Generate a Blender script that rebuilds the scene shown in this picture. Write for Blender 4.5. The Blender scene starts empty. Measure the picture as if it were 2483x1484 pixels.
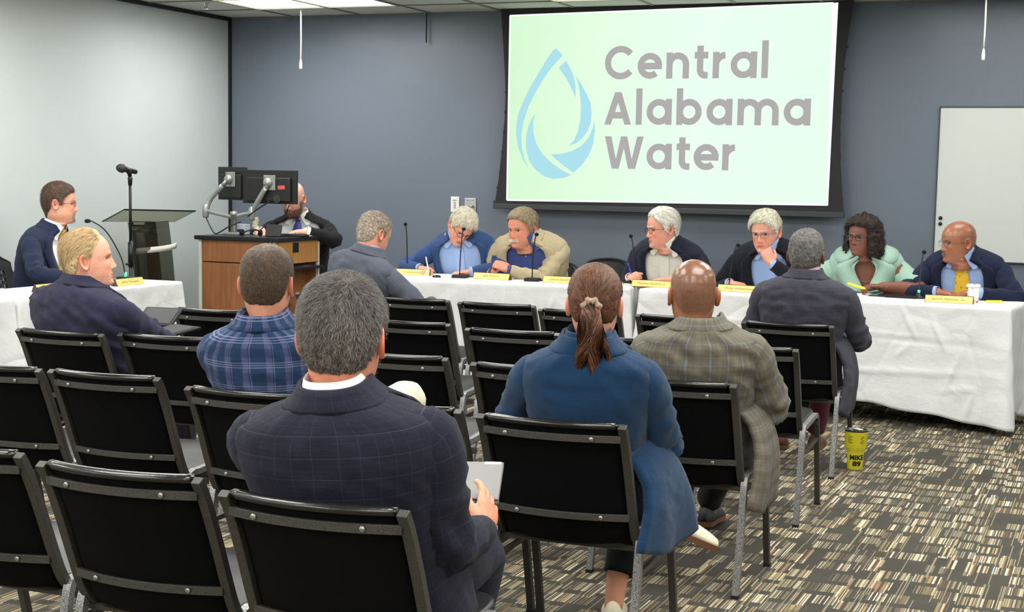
import bpy, bmesh, math, random
import numpy as np
from mathutils import Vector, Matrix, noise
C = bpy.context.scene.collection
SC = bpy.context.scene
pi = math.pi

EXPO = 0.07; LAMP = 24.0; PANEL = 6.0; SCREEN = 1.0
# ---------------------------------------------------------------- camera
cam_d = bpy.data.cameras.new('camera'); cam = bpy.data.objects.new('camera', cam_d); C.objects.link(cam)
SC.camera = cam
cam_d.sensor_width = 36.0
cam_d.lens = 3699.2 / 2483 * 36
cam_d.shift_y = 91.5 / 2483
cam_d.clip_start = 0.05
_yaw, _pit, _rol = 0.382498, 0.109278, 0.018317
_f = Vector((-math.sin(_yaw) * math.cos(_pit), math.cos(_yaw) * math.cos(_pit), -math.sin(_pit)))
_r = Vector((math.cos(_yaw), math.sin(_yaw), 0)); _u = _r.cross(_f)
_r2 = _r * math.cos(_rol) + _u * math.sin(_rol); _u2 = -_r * math.sin(_rol) + _u * math.cos(_rol)
_m = Matrix((_r2, _u2, -_f)).transposed().to_4x4(); _m.translation = (0, 0, 1.469)
cam.matrix_world = _m

# ---------------------------------------------------------------- view
SC.view_settings.view_transform = 'Standard'; SC.view_settings.look = 'None'
SC.view_settings.gamma = 1.0; SC.view_settings.use_curve_mapping = False
SC.view_settings.exposure = EXPO
SC.cycles.max_bounces = 8
SC.cycles.diffuse_bounces = 4
SC.cycles.sample_clamp_indirect = 6.0

# ---------------------------------------------------------------- world and lamps
w = bpy.data.worlds.new('world'); SC.world = w; w.use_nodes = True
w.node_tree.nodes['Background'].inputs[0].default_value = (0.8, 0.85, 0.9, 1)
w.node_tree.nodes['Background'].inputs[1].default_value = 0.15

def area(name, loc, sx, sy, power, col=(1, 0.985, 0.95), spread=170):
    l = bpy.data.lights.new(name, 'AREA'); l.shape = 'RECTANGLE'; l.size = sx; l.size_y = sy
    l.energy = power; l.color = col; l.spread = math.radians(spread)
    o = bpy.data.objects.new(name, l); C.objects.link(o); o.location = loc
    return o
FIX = []   # ceiling light positions (x centre, y centre)
for fx in (-5.73, -3.29, -0.85, 1.6):
    for fy in (9.77, 7.33, 4.89, 2.45, 0.0, -2.4):
        FIX.append((fx, fy))
for i, (fx, fy) in enumerate(FIX):
    if fy > 9 and fx > -5: continue
    area('troffer_light', (fx, fy, 2.66), 1.15, 1.15, LAMP * (1.0 if fy < 9 else 0.8))

# ---------------------------------------------------------------- helpers
def lin(c):
    return tuple(((v / 255) / 12.92 if v / 255 <= 0.04045 else (((v / 255) + 0.055) / 1.055) ** 2.4) for v in c)

class NT:
    """small wrapper for node trees"""
    def __init__(s, m):
        s.t = m.node_tree; s.n = s.t.nodes; s.l = s.t.links
    def new(s, typ, **kw):
        nd = s.n.new(typ)
        for k, v in kw.items(): setattr(nd, k, v)
        return nd
    def link(s, a, b): s.l.new(a, b)
    def math(s, op, a, b=None, c=None, clamp=False):
        nd = s.n.new('ShaderNodeMath'); nd.operation = op; nd.use_clamp = clamp
        for i, v in enumerate((a, b, c)):
            if v is None: continue
            if isinstance(v, (int, float)): nd.inputs[i].default_value = v
            else: s.l.new(v, nd.inputs[i])
        return nd.outputs[0]
    def mix(s, fac, a, b, blend='MIX'):
        nd = s.n.new('ShaderNodeMix'); nd.data_type = 'RGBA'; nd.blend_type = blend; nd.clamp_factor = True
        for v, sock in ((fac, nd.inputs[0]), (a, nd.inputs[6]), (b, nd.inputs[7])):
            if isinstance(v, (int, float)): sock.default_value = v
            elif isinstance(v, tuple): sock.default_value = (*v[:3], 1)
            else: s.l.new(v, sock)
        return nd.outputs[2]
    def ramp(s, fac, stops, const=False):
        nd = s.n.new('ShaderNodeValToRGB'); cr = nd.color_ramp
        if const: cr.interpolation = 'CONSTANT'
        while len(cr.elements) < len(stops): cr.elements.new(0.5)
        for e, (p, c) in zip(cr.elements, stops): e.position = p; e.color = (*c, 1)
        s.l.new(fac, nd.inputs[0]); return nd.outputs[0]
    def noise(s, scale, detail=2, vec=None, rough=0.5):
        nd = s.n.new('ShaderNodeTexNoise'); nd.inputs['Scale'].default_value = scale
        nd.inputs['Detail'].default_value = detail; nd.inputs['Roughness'].default_value = rough
        if vec is not None: s.l.new(vec, nd.inputs['Vector'])
        return nd.outputs['Fac']
    def bump(s, h, strength=0.3, dist=0.01):
        nd = s.n.new('ShaderNodeBump'); nd.inputs['Strength'].default_value = strength
        nd.inputs['Distance'].default_value = dist; s.l.new(h, nd.inputs['Height'])
        s.l.new(nd.outputs[0], s.n['Principled BSDF'].inputs['Normal'])
    def obj(s): return s.n.new('ShaderNodeTexCoord').outputs['Object']
    def uv(s): return s.n.new('ShaderNodeTexCoord').outputs['UV']
    def mapping(s, vec, scale=(1, 1, 1), rot=(0, 0, 0)):
        nd = s.n.new('ShaderNodeMapping'); nd.inputs['Scale'].default_value = scale; nd.inputs['Rotation'].default_value = rot
        s.l.new(vec, nd.inputs['Vector']); return nd.outputs[0]
    @property
    def bsdf(s): return s.n['Principled BSDF']

def mat(name, rgb, rough=0.5, metal=0.0, spec=0.5, var=0.0, vscale=8, bump=0.0, bscale=60, bdist=0.002, sheen=0.0, coat=0.0, emit=None, estr=0.0, alpha=None, trans=0.0):
    m = bpy.data.materials.new(name); m.use_nodes = True; t = NT(m); b = t.bsdf
    c = lin(rgb)
    b.inputs['Base Color'].default_value = (*c, 1); b.inputs['Roughness'].default_value = rough
    b.inputs['Metallic'].default_value = metal; b.inputs['Specular IOR Level'].default_value = spec
    if sheen: b.inputs['Sheen Weight'].default_value = sheen; b.inputs['Sheen Roughness'].default_value = 0.5
    if coat: b.inputs['Coat Weight'].default_value = coat; b.inputs['Coat Roughness'].default_value = 0.15
    if trans: b.inputs['Transmission Weight'].default_value = trans
    if alpha is not None: b.inputs['Alpha'].default_value = alpha
    if emit: b.inputs['Emission Color'].default_value = (*lin(emit), 1); b.inputs['Emission Strength'].default_value = estr
    o = None
    if var:
        o = t.obj(); f = t.noise(vscale, 4, o)
        k = t.math('MULTIPLY', t.math('SUBTRACT', f, 0.5), 2 * var)
        t.link(t.mix(1.0, (*c, 1), t_gray(t, t.math('ADD', k, 1.0)), 'MULTIPLY'), b.inputs['Base Color'])
    if bump:
        o = o or t.obj(); t.bump(t.noise(bscale, 3, o), bump, bdist)
    return m

def t_gray(t, v):
    nd = t.new('ShaderNodeCombineColor')
    for i in range(3): t.link(v, nd.inputs[i])
    return nd.outputs[0]

def attr_mat(name, rough=0.55, bump=0.0, bscale=300, bdist=0.0008, spec=0.4, sss=0.0, coat=0.0, attr='Col'):
    """material whose colour comes from the mesh's colour attribute (skin regions, hair tones)"""
    m = bpy.data.materials.new(name); m.use_nodes = True; t = NT(m); b = t.bsdf
    a = t.new('ShaderNodeAttribute', attribute_name=attr)
    o = t.obj(); f = t.noise(45, 4, o)
    k = t.math('ADD', t.math('MULTIPLY', t.math('SUBTRACT', f, 0.5), 0.25), 1.0)
    t.link(t.mix(1.0, a.outputs['Color'], t_gray(t, k), 'MULTIPLY'), b.inputs['Base Color'])
    b.inputs['Roughness'].default_value = rough; b.inputs['Specular IOR Level'].default_value = spec
    if sss:
        b.inputs['Subsurface Weight'].default_value = sss; b.inputs['Subsurface Radius'].default_value = (1, .35, .2)
        b.inputs['Subsurface Scale'].default_value = 0.006
    if bump: t.bump(t.noise(bscale, 3, o), bump, bdist)
    return m

def tag(o, label=None, cat=None, group=None, kind=None):
    if label: o['label'] = label
    if cat: o['category'] = cat
    if group: o['group'] = group
    if kind: o['kind'] = kind
    return o

def empty(name, loc=(0, 0, 0), rz=0.0, **kw):
    o = bpy.data.objects.new(name, None); C.objects.link(o); o.location = loc; o.rotation_euler = (0, 0, rz)
    o.empty_display_size = 0.1
    return tag(o, **kw)

def mesh_obj(name, V, F, m=None, parent=None, smooth=True, uv=None, col=None, mats=None, fm=None):
    me = bpy.data.meshes.new(name)
    me.from_pydata([tuple(map(float, v)) for v in V], [], [tuple(int(i) for i in f) for f in F])
    if uv is not None:
        ul = me.uv_layers.new(name='UVMap')
        li = np.zeros(len(me.loops), dtype=np.int32); me.loops.foreach_get('vertex_index', li)
        ul.data.foreach_set('uv', np.asarray(uv, dtype=np.float32)[li].ravel())
    if col is not None:
        ca = me.color_attributes.new('Col', 'FLOAT_COLOR', 'POINT')
        cc = np.ones((len(V), 4), dtype=np.float32); cc[:, :3] = col
        ca.data.foreach_set('color', cc.ravel())
    for x in (mats or ([m] if m else [])): me.materials.append(x)
    if fm is not None: me.polygons.foreach_set('material_index', np.asarray(fm, dtype=np.int32))
    me.polygons.foreach_set('use_smooth', np.full(len(me.polygons), smooth))
    me.update()
    o = bpy.data.objects.new(name, me); C.objects.link(o)
    if parent: o.parent = parent
    return o

class MB:
    """collects shapes for ONE mesh"""
    def __init__(s): s.V = []; s.F = []; s.UV = []; s.COL = []; s.n = 0
    def add(s, V, F, uv=None, col=None):
        V = np.asarray(V, dtype=float).reshape(-1, 3)
        s.V.append(V); s.F += [tuple(int(i) + s.n for i in f) for f in F]
        s.UV.append(np.zeros((len(V), 2)) if uv is None else np.asarray(uv))
        cc = np.ones((len(V), 3)) if col is None else np.broadcast_to(np.asarray(col, float), (len(V), 3))
        s.COL.append(cc); s.n += len(V); return s
    def box(s, c, d, rz=0.0, R=None, col=None):
        c = np.array(c, float); d = np.array(d, float) / 2
        P = np.array([[x, y, z] for x in (-1, 1) for y in (-1, 1) for z in (-1, 1)]) * d
        if R is None:
            R = np.array([[math.cos(rz), -math.sin(rz), 0], [math.sin(rz), math.cos(rz), 0], [0, 0, 1]])
        P = P @ np.array(R).T + c
        return s.add(P, [(0, 1, 3, 2), (4, 6, 7, 5), (0, 4, 5, 1), (2, 3, 7, 6), (0, 2, 6, 4), (1, 5, 7, 3)], col=col)
    def tube(s, P, r, n=12, caps=True, sq=None, col=None, up=None):
        V, F, UV = tube(P, r, n, caps, sq, up); return s.add(V, F, UV, col)
    def lathe(s, prof, c=(0, 0, 0), n=32, R=None, col=None):
        V = []; F = []
        for (r, z) in prof:
            for k in range(n):
                a = 2 * pi * k / n; V.append((r * math.cos(a), r * math.sin(a), z))
        m = len(prof)
        for i in range(m - 1):
            for k in range(n):
                k2 = (k + 1) % n; F.append((i * n + k, i * n + k2, (i + 1) * n + k2, (i + 1) * n + k))
        F.append(tuple(range(n - 1, -1, -1))); F.append(tuple((m - 1) * n + k for k in range(n)))
        V = np.array(V)
        if R is not None: V = V @ np.array(R).T
        return s.add(V + np.array(c), F, col=col)
    def prism(s, poly, t, M=None, col=None):
        """poly: 2D outline (x, z) extruded in y by t; M optional 4x4"""
        n = len(poly); V = [(p[0], -t / 2, p[1]) for p in poly] + [(p[0], t / 2, p[1]) for p in poly]
        F = [tuple(range(n)), tuple(range(2 * n - 1, n - 1, -1))] + [(i, i + n, (i + 1) % n + n, (i + 1) % n) for i in range(n)]
        V = np.array(V, float)
        if M is not None: V = np.c_[V, np.ones(len(V))] @ np.array(M).T; V = V[:, :3]
        return s.add(V, F, col=col)
    def build(s, name, m=None, parent=None, smooth=False, bevel=0.0, uv=False, col=False, seg=2, **kw):
        o = mesh_obj(name, np.vstack(s.V), s.F, m, parent, smooth, uv=np.vstack(s.UV) if uv else None, col=np.vstack(s.COL) if col else None, **kw)
        if bevel:
            b = o.modifiers.new('bevel', 'BEVEL'); b.width = bevel; b.segments = seg; b.limit_method = 'ANGLE'; b.angle_limit = 0.7
            if not smooth:
                o.data.polygons.foreach_set('use_smooth', np.full(len(o.data.polygons), True)); b.harden_normals = True
        return o

def catmull(P, k=8):
    """dense Catmull-Rom through the rows of P (any dimension)"""
    P = np.asarray(P, float); out = []
    Q = np.vstack([2 * P[0] - P[1], P, 2 * P[-1] - P[-2]])
    for i in range(len(P) - 1):
        a, b, c, d = Q[i:i + 4]
        for t in np.linspace(0, 1, k, endpoint=False):
            out.append(0.5 * ((2 * b) + (-a + c) * t + (2 * a - 5 * b + 4 * c - d) * t ** 2 + (-a + 3 * b - 3 * c + d) * t ** 3))
    out.append(P[-1]); return np.array(out)

def frames(P, up=None):
    P = np.asarray(P, float); T = np.gradient(P, axis=0); T /= np.linalg.norm(T, axis=1)[:, None] + 1e-12
    u = np.array(up if up is not None else (0, 0, 1.0), float)
    if abs(T[0] @ u) > 0.95: u = np.array((1.0, 0, 0))
    n = u - T[0] * (T[0] @ u); n /= np.linalg.norm(n); N = [n]
    for i in range(1, len(P)):
        n = N[-1] - T[i] * (N[-1] @ T[i]); n /= np.linalg.norm(n) + 1e-12; N.append(n)
    N = np.array(N); B = np.cross(T, N); return T, N, B

def tube(P, r, n=12, caps=True, sq=None, up=None):
    """sweep along P; r = radius or list of radii or (n,2) radii pairs; sq = number 4 for a square section"""
    P = np.asarray(P, float); m = len(P); r = np.asarray(r, float)
    if r.ndim == 0: r = np.full((m, 2), float(r))
    elif r.ndim == 1: r = np.c_[r, r]
    T, N, B = frames(P, up)
    if sq:
        ang = np.array([pi / 4 + k * pi / 2 for k in range(4)]); n = 4; cs = np.cos(ang) * math.sqrt(2); sn = np.sin(ang) * math.sqrt(2)
    else:
        ang = np.linspace(0, 2 * pi, n, endpoint=False); cs = np.cos(ang); sn = np.sin(ang)
    V = P[:, None, :] + N[:, None, :] * (r[:, 0, None] * cs)[:, :, None] + B[:, None, :] * (r[:, 1, None] * sn)[:, :, None]
    L = np.r_[0, np.cumsum(np.linalg.norm(np.diff(P, axis=0), axis=1))]
    UV = np.stack([np.broadcast_to(ang / (2 * pi) * 2 * pi * r.mean(), (m, n)), np.broadcast_to(L[:, None], (m, n))], -1).reshape(-1, 2)
    V = V.reshape(-1, 3)
    F = [(i * n + k, i * n + (k + 1) % n, (i + 1) * n + (k + 1) % n, (i + 1) * n + k) for i in range(m - 1) for k in range(n)]
    if caps:
        F.append(tuple(range(n - 1, -1, -1))); F.append(tuple((m - 1) * n + k for k in range(n)))
    return V, F, UV

def loft(R, closed=True, cap0=False, cap1=False):
    """R: array (m, n, 3) of rings"""
    m, n = R.shape[:2]; F = []
    kk = n if closed else n - 1
    for i in range(m - 1):
        for k in range(kk):
            F.append((i * n + k, i * n + (k + 1) % n, (i + 1) * n + (k + 1) % n, (i + 1) * n + k))
    if cap0: F.append(tuple(range(n - 1, -1, -1)))
    if cap1: F.append(tuple((m - 1) * n + k for k in range(n)))
    return R.reshape(-1, 3), F

def Rx(a): return np.array([[1, 0, 0], [0, math.cos(a), -math.sin(a)], [0, math.sin(a), math.cos(a)]])
def Ry(a): return np.array([[math.cos(a), 0, math.sin(a)], [0, 1, 0], [-math.sin(a), 0, math.cos(a)]])
def Rz(a): return np.array([[math.cos(a), -math.sin(a), 0], [math.sin(a), math.cos(a), 0], [0, 0, 1]])
def M4(R, t):
    M = np.eye(4); M[:3, :3] = R; M[:3, 3] = t; return M
def aim(d):
    """rotation whose z axis points along d"""
    d = np.array(d, float); d /= np.linalg.norm(d); u = np.array((0, 0, 1.0)) if abs(d[2]) < .95 else np.array((0, 1.0, 0))
    x = np.cross(u, d); x /= np.linalg.norm(x); return np.array([x, np.cross(d, x), d]).T

def copy_tree(o, parent=None, share=True):
    c = o.copy(); C.objects.link(c); c.parent = parent
    for ch in o.children: copy_tree(ch, c)
    return c
# ---------------------------------------------------------------- room materials
def carpet_mat():
    m = bpy.data.materials.new('patterned_carpet'); m.use_nodes = True; t = NT(m)
    o = t.obj(); sp = t.new('ShaderNodeSeparateXYZ'); t.link(o, sp.inputs[0]); X, Y = sp.outputs[0], sp.outputs[1]
    def wn(a, b, off=0.0):
        cb = t.new('ShaderNodeCombineXYZ'); 
        t.link(a, cb.inputs[0])
        if b is not None: t.link(b, cb.inputs[1])
        cb.inputs[2].default_value = off
        n = t.new('ShaderNodeTexWhiteNoise', noise_dimensions='3D'); t.link(cb.outputs[0], n.inputs[0]); return n.outputs['Value'], n.outputs['Color']
    def layer(cw, rh, gap, off, dens):
        xs = t.math('ADD', t.math('DIVIDE', X, cw), off)
        col = t.math('FLOOR', xs); rc, _ = wn(col, None, off)
        ys = t.math('ADD', t.math('DIVIDE', Y, rh), t.math('DIVIDE', t.math('FLOOR', t.math('MULTIPLY', rc, 4.0)), 4.0))
        row = t.math('FLOOR', ys); fy = t.math('FRACT', ys); fx = t.math('FRACT', xs)
        rr, _ = wn(col, row, off + 3.0)
        inside = t.math('GREATER_THAN', fy, gap)
        vis = t.math('LESS_THAN', rr, dens)
        return t.math('MULTIPLY', inside, vis), rr, col, row, fx
    si = t.math('FLOOR', t.math('DIVIDE', X, 0.0042))
    yb = t.math('FLOOR', t.math('DIVIDE', Y, 0.34))
    a, rr, col, row, fx = layer(0.078, 0.165, 0.30, 0.37, 0.74)
    a2, rr2, col2, row2, fx2 = layer(0.039, 0.33, 0.30, 7.13, 0.16)
    sv, sc = wn(si, row, 1.0)
    stripe = t.ramp(sv, [(0.0, lin((66, 62, 56))), (0.22, lin((132, 120, 98))), (0.40, lin((188, 176, 142))), (0.54, lin((92, 84, 72))), (0.66, lin((216, 208, 182))), (0.76, lin((158, 138, 96))), (0.88, lin((118, 76, 62))), (0.92, lin((78, 76, 84))), (0.95, lin((232, 228, 208)))], True)
    dim = t.math('ADD', t.math('MULTIPLY', t.math('FRACT', t.math('MULTIPLY', rr, 7.31)), 0.62), 0.18, clamp=True)
    dark = t.mix(t.noise(6.0, 3, o), lin((58, 56, 50)), lin((78, 76, 69)))
    base = dark
    s2 = t.mix(dim, dark, stripe)
    c = t.mix(a, base, s2)
    c = t.mix(t.math('MULTIPLY', a2, 0.75), c, stripe)
    # thin single threads running the length of the roll
    tv, _ = wn(si, yb, 9.0)
    th = t.math('GREATER_THAN', tv, 0.93)
    c = t.mix(t.math('MULTIPLY', th, 0.35), c, lin((190, 180, 150)))
    sp2 = t.noise(420, 2, o)
    c = t.mix(1.0, c, t_gray(t, t.math('ADD', t.math('MULTIPLY', sp2, 0.8), 0.72)), 'MULTIPLY')
    t.link(c, t.bsdf.inputs['Base Color']); t.bsdf.inputs['Roughness'].default_value = 0.95; t.bsdf.inputs['Specular IOR Level'].default_value = 0.1
    t.bump(sp2, 0.5, 0.004)
    return m
M_carpet = carpet_mat()
def wall_paint(name, rgb, rough, bump=0.12, patch=0.0):
    m = bpy.data.materials.new(name); m.use_nodes = True; t = NT(m); o = t.obj()
    c = lin(rgb); n = t.noise(0.9, 5, o, 0.6)
    t.link(t.mix(1.0, (*c, 1), t_gray(t, t.math('ADD', t.math('MULTIPLY', n, 0.16), 0.92)), 'MULTIPLY'), t.bsdf.inputs['Base Color'])
    r = t.math('ADD', t.math('MULTIPLY', t.noise(2.2, 4, t.mapping(o, (1, 1, 4))), 0.25), rough - 0.12)
    t.link(r, t.bsdf.inputs['Roughness']); t.bump(t.noise(190, 3, o), bump, 0.002); t.bsdf.inputs['Specular IOR Level'].default_value = 0.45
    return m
M_blue = wall_paint('slate_blue_paint', (107, 116, 129), 0.34)
M_white = wall_paint('pale_grey_paint', (194, 201, 200), 0.5)
M_back = wall_paint('light_wall_paint', (176, 178, 174), 0.6)
M_trimblack = mat('black_trim', (16, 17, 20), 0.45)
M_tile = mat('ceiling_tile', (205, 205, 196), 0.9, var=0.08, vscale=30, bump=0.5, bscale=260)
M_tbar = mat('ceiling_t_bar', (120, 118, 104), 0.5)
M_panel = mat('light_diffuser', (255, 255, 250), 0.6, emit=(255, 255, 250), estr=PANEL)

H_C = 2.72; XL = -6.93; YW = 10.9; XR = 3.2; YB = -3.4
def slab(name, a, b, m, **kw):
    o = MB().box([(p + q) / 2 for p, q in zip(a, b)], [abs(q - p) for p, q in zip(a, b)]).build(name, m); return tag(o, kind='structure', **kw)
slab('floor', (XL - .2, YB - .2, -0.1), (XR + .2, YW + .2, 0), M_carpet)
slab('wall_back', (XL - .2, YW, 0), (XR + .2, YW + .15, H_C + .1), M_blue)
slab('wall_left', (XL - .15, YB, 0), (XL, YW, H_C + .1), M_white)
slab('wall_right', (XR, YB, 0), (XR + .15, YW, H_C + .1), M_blue)
slab('wall_front', (XL - .2, YB - .15, 0), (XR + .2, YB, H_C + .1), M_back)
slab('trim_1', (XL, YB, H_C - .032), (XL + .02, YW, H_C), M_trimblack)
slab('trim_2', (XL, YW - .022, 0.1), (XL + .022, YW, H_C - .03), M_trimblack)
slab('baseboard_back', (XL, YW - .012, 0), (XR, YW, 0.1), M_trimblack)
slab('baseboard_left', (XL, YB, 0), (XL + .012, YW, 0.1), M_trimblack)
# ceiling: backing slab with a T-bar grid, tiles as pieces, troffers set in the grid
ceil = slab('ceiling', (XL - .2, YB - .2, H_C + .04), (XR + .2, YW + .2, H_C + .12), M_tile)
gx = [-6.948 + 0.61 * k for k in range(18)]
gy = [10.9, 10.38] + [10.38 - 0.61 * k for k in range(1, 24)]
def is_fix(x, y):
    for fx, fy in FIX:
        if abs(x - fx) < .61 and abs(y - fy) < .61: return True
    return False
g = MB()
for x in gx: g.box((x, (YB + YW) / 2, H_C - .002), (.024, YW - YB, .012))
for y in gy: g.box(((XL + XR) / 2, y, H_C - .0025), (XR - XL, .024, .012))
o = g.build('ceiling_grid', M_tbar, ceil)
tile_me = {}
for i in range(len(gx) - 1):
    for j in range(len(gy) - 1):
        cx_, cy_ = (gx[i] + gx[i + 1]) / 2, (gy[j] + gy[j + 1]) / 2
        if is_fix(cx_, cy_): continue
        if cx_ > XR or cy_ < YB: continue
        d = round(gy[j] - gy[j + 1], 3)
        if d not in tile_me:
            b = MB().box((0, 0, 0), (.596, d - .014, .02)); o = b.build('ceiling_tile', M_tile, ceil); tile_me[d] = o.data
        else:
            o = bpy.data.objects.new('ceiling_tile', tile_me[d]); C.objects.link(o); o.parent = ceil
        o.location = (cx_, cy_, H_C + .008)
# recessed lights
_rows = ('above the main table', 'above the front rows', 'above the middle rows', 'above the nearest row', 'above the photographer', 'at the rear of the room')
_cols = ('by the pale wall', 'over the middle seats', 'over the carpeted aisle', 'by the far side wall')
LIGHT_LABELS = {}
for a_, fx in enumerate((-5.73, -3.29, -0.85, 1.6)):
    for b_, fy in enumerate((9.77, 7.33, 4.89, 2.45, 0.0, -2.4)): LIGHT_LABELS[(fx, fy)] = 'bright recessed ceiling light ' + _rows[b_] + ', ' + _cols[a_]
proto = None
for (fx, fy) in FIX:
    if proto is None:
        proto = empty('ceiling_light', (fx, fy, H_C))
        fr = MB()
        for s in (-1, 1):
            fr.box((s * .598, 0, 0), (.02, 1.21, .02)); fr.box((0, s * .598, 0), (1.21, .02, .02))
        fr.box((0, 0, 0), (.02, 1.2, .02)); fr.build('frame', M_tbar, proto)
        for s in (-1, 1): MB().box((s * .3, 0, .004), (.575, 1.18, .006)).build('diffuser', M_panel, proto)
        o = proto
    else:
        o = copy_tree(proto); o.location = (fx, fy, H_C)
    tag(o, 'bright recessed ceiling light nearest the corner of the blue wall' if (fx, fy) == FIX[0] else LIGHT_LABELS[(fx, fy)], 'light', 'ceiling lights')
# pull cords hanging from the ceiling
M_cord = mat('white_plastic', (232, 232, 226), 0.4)
for (x, y, z0, z1, lab) in ((-5.975, 10.40, 2.71, 2.262, 'white pull cord with plastic weight hanging before the blue wall by the corner'), (-0.95, 10.5, 2.71, 2.28, 'white pull cord with plastic weight hanging to the right of the screen')):
    r = empty('pull_cord', (x, y, 0)); tag(r, lab, 'cord')
    MB().tube([(0, 0, z0), (0.002, 0, (z0 + z1) / 2), (0, 0, z1 + .06)], .006, 8).build('cord', M_cord, r, True)
    MB().lathe([(.004, z1 + .08), (.009, z1 + .055), (.012, z1 + .03), (.012, z1), (.008, z1 - .004)], n=14).build('weight', M_cord, r, True)
o = MB().tube([(0, 0, 0), (0, 0, -.235)], .006, 8).build('antenna_rod', M_trimblack); o.location = (-5.13, 10.86, H_C); tag(o, 'thin black rod hanging from the ceiling edge before the blue wall', 'rod')
# sprinkler
r = empty('sprinkler_head', (-6.50, 9.90, H_C)); tag(r, 'small chrome sprinkler head in the ceiling by the pale wall', 'sprinkler')
M_chrome = mat('chrome', (200, 200, 200), 0.2, metal=1.0)
MB().lathe([(.03, 0), (.03, -.006), (.012, -.01), (.01, -.03), (.004, -.035)], n=20).build('base', M_chrome, r, True)
MB().lathe([(.02, -.055), (.022, -.052), (.022, -.05)], n=16).build('deflector', M_chrome, r)
b = MB()
for s in (-1, 1): b.tube([(s * .009, 0, -.02), (s * .013, 0, -.035), (0, 0, -.05)], .0025, 6)
b.build('frame', M_chrome, r)
# switch plates
r = empty('white_control_plate', (-4.882, YW, 1.245)); tag(r, 'tall white wall control plate with a row of grey buttons', 'switch')
MB().box((0, -.006, 0), (.07, .012, .118)).build('plate', M_cord, r, bevel=.003)
M_grey = mat('grey_button', (150, 152, 152), 0.5)
MB().box((0, -.013, .033), (.034, .004, .006)).build('button', M_grey, r)
for k in range(4): MB().box((0, -.013, .015 - k * .014), (.018, .005, .008)).build('button', M_grey, r)
r = empty('steel_switch_plate', (-4.752, YW, 1.24)); tag(r, 'stainless steel wall plate with two knobs beside the white plate', 'switch')
M_steel = mat('brushed_steel', (190, 190, 190), 0.35, metal=0.7)
MB().box((0, -.005, 0), (.097, .010, .112)).build('plate', M_steel, r, bevel=.002)
for s in (-1, 1):
    MB().tube([(s * .021, -.008, -.004), (s * .021, -.035, -.008), (s * .021, -.04, -.014)], [.011, .011, .006], 14).build('knob', M_chrome, r, True)
    MB().lathe([(.005, 0), (.005, .004)], (s * .02, -.01, .04), 10, Rx(pi / 2)).build('screw', M_chrome, r, True)

# ---------------------------------------------------------------- projection screen
YS = 10.78
M_black = mat('screen_border_black', (22, 24, 26), 0.65, bump=0.1, bscale=200)
M_bar = mat('screen_bar_dark', (52, 56, 58), 0.4)
scr = empty('projection_screen', (-3.19, YS, 1.22)); tag(scr, 'large black framed projector screen hanging on the blue wall', 'screen')
def scrpt(x, z): return (x + 3.19, z - 1.22)
L = [(-4.475, H_C), (-4.455, 2.5), (-4.435, 2.25), (-4.427, 2.1), (-4.43, 1.9), (-4.445, 1.7), (-4.47, 1.45), (-4.499, 1.255)]
R_ = [(-1.857, 1.255), (-1.875, 1.4), (-1.895, 1.6), (-1.906, 1.85), (-1.905, 2.1), (-1.895, 2.3), (-1.875, 2.5), (-1.85, H_C)]
MB().prism([scrpt(*p) for p in L + R_], .006).build('fabric', M_black, scr)
MB().box((0.008, 0.0, 0.022), (2.655, .03, .04)).build('bottom_bar', M_bar, scr, bevel=.004)
b = MB()
for x in (-4.507, -1.858): b.box((x + 3.19, 0, .05), (.008, .012, .03))
b.build('bar_hook', M_bar, scr)
for sx, pts in ((-1, [(-4.437, 2.4), (-4.428, 2.25), (-4.424, 2.1), (-4.426, 1.95), (-4.433, 1.8), (-4.445, 1.65), (-4.46, 1.5), (-4.478, 1.38)]), (1, [(-1.88, 2.4), (-1.892, 2.25), (-1.902, 2.1), (-1.906, 1.95), (-1.904, 1.8), (-1.9, 1.65), (-1.89, 1.5), (-1.878, 1.38)])):
    for x, z in pts: MB().box((x + 3.19 , -.004, z - 1.22), (.012, .006, .02)).build('tension_tab', M_trimblack, scr)
def screen_mat():
    m = bpy.data.materials.new('projected_image'); m.use_nodes = True; t = NT(m); o = t.obj()
    sp = t.new('ShaderNodeSeparateXYZ'); t.link(o, sp.inputs[0])
    fx = t.math('DIVIDE', t.math('ADD', sp.outputs[0], 1.21), 2.42)
    c = t.ramp(fx, [(0.0, lin((201, 242, 195))), (0.25, lin((218, 248, 217))), (0.6, lin((228, 252, 236))), (1.0, lin((224, 247, 232)))])
    w_ = t.noise(1.6, 3, o)
    c = t.mix(t.math('MULTIPLY', w_, 0.45), c, lin((240, 255, 240)))
    e = t.new('ShaderNodeEmission'); t.link(c, e.inputs[0]); e.inputs[1].default_value = SCREEN
    t.link(e.outputs[0], t.n['Material Output'].inputs[0]); return m
M_scr = screen_mat()
def emat(name, rgb, k=1.0):
    m = bpy.data.materials.new(name); m.use_nodes = True; t = NT(m)
    e = t.new('ShaderNodeEmission'); e.inputs[0].default_value = (*lin(rgb), 1); e.inputs[1].default_value = SCREEN * k
    t.link(e.outputs[0], t.n['Material Output'].inputs[0]); return m
M_ltr = emat('projected_grey', (174, 171, 170)); M_cyan = emat('projected_cyan', (170, 221, 234)); M_wht = emat('projected_edge_white', (250, 255, 250), 1.05)
img = MB().prism([scrpt(-4.401, 2.67), scrpt(-4.401, 1.286), scrpt(-1.969, 1.307), scrpt(-1.986, 2.704)], .003, M4(np.eye(3), (0, -.005, 0))).build('image_panel', M_scr, scr)
b = MB()
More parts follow.
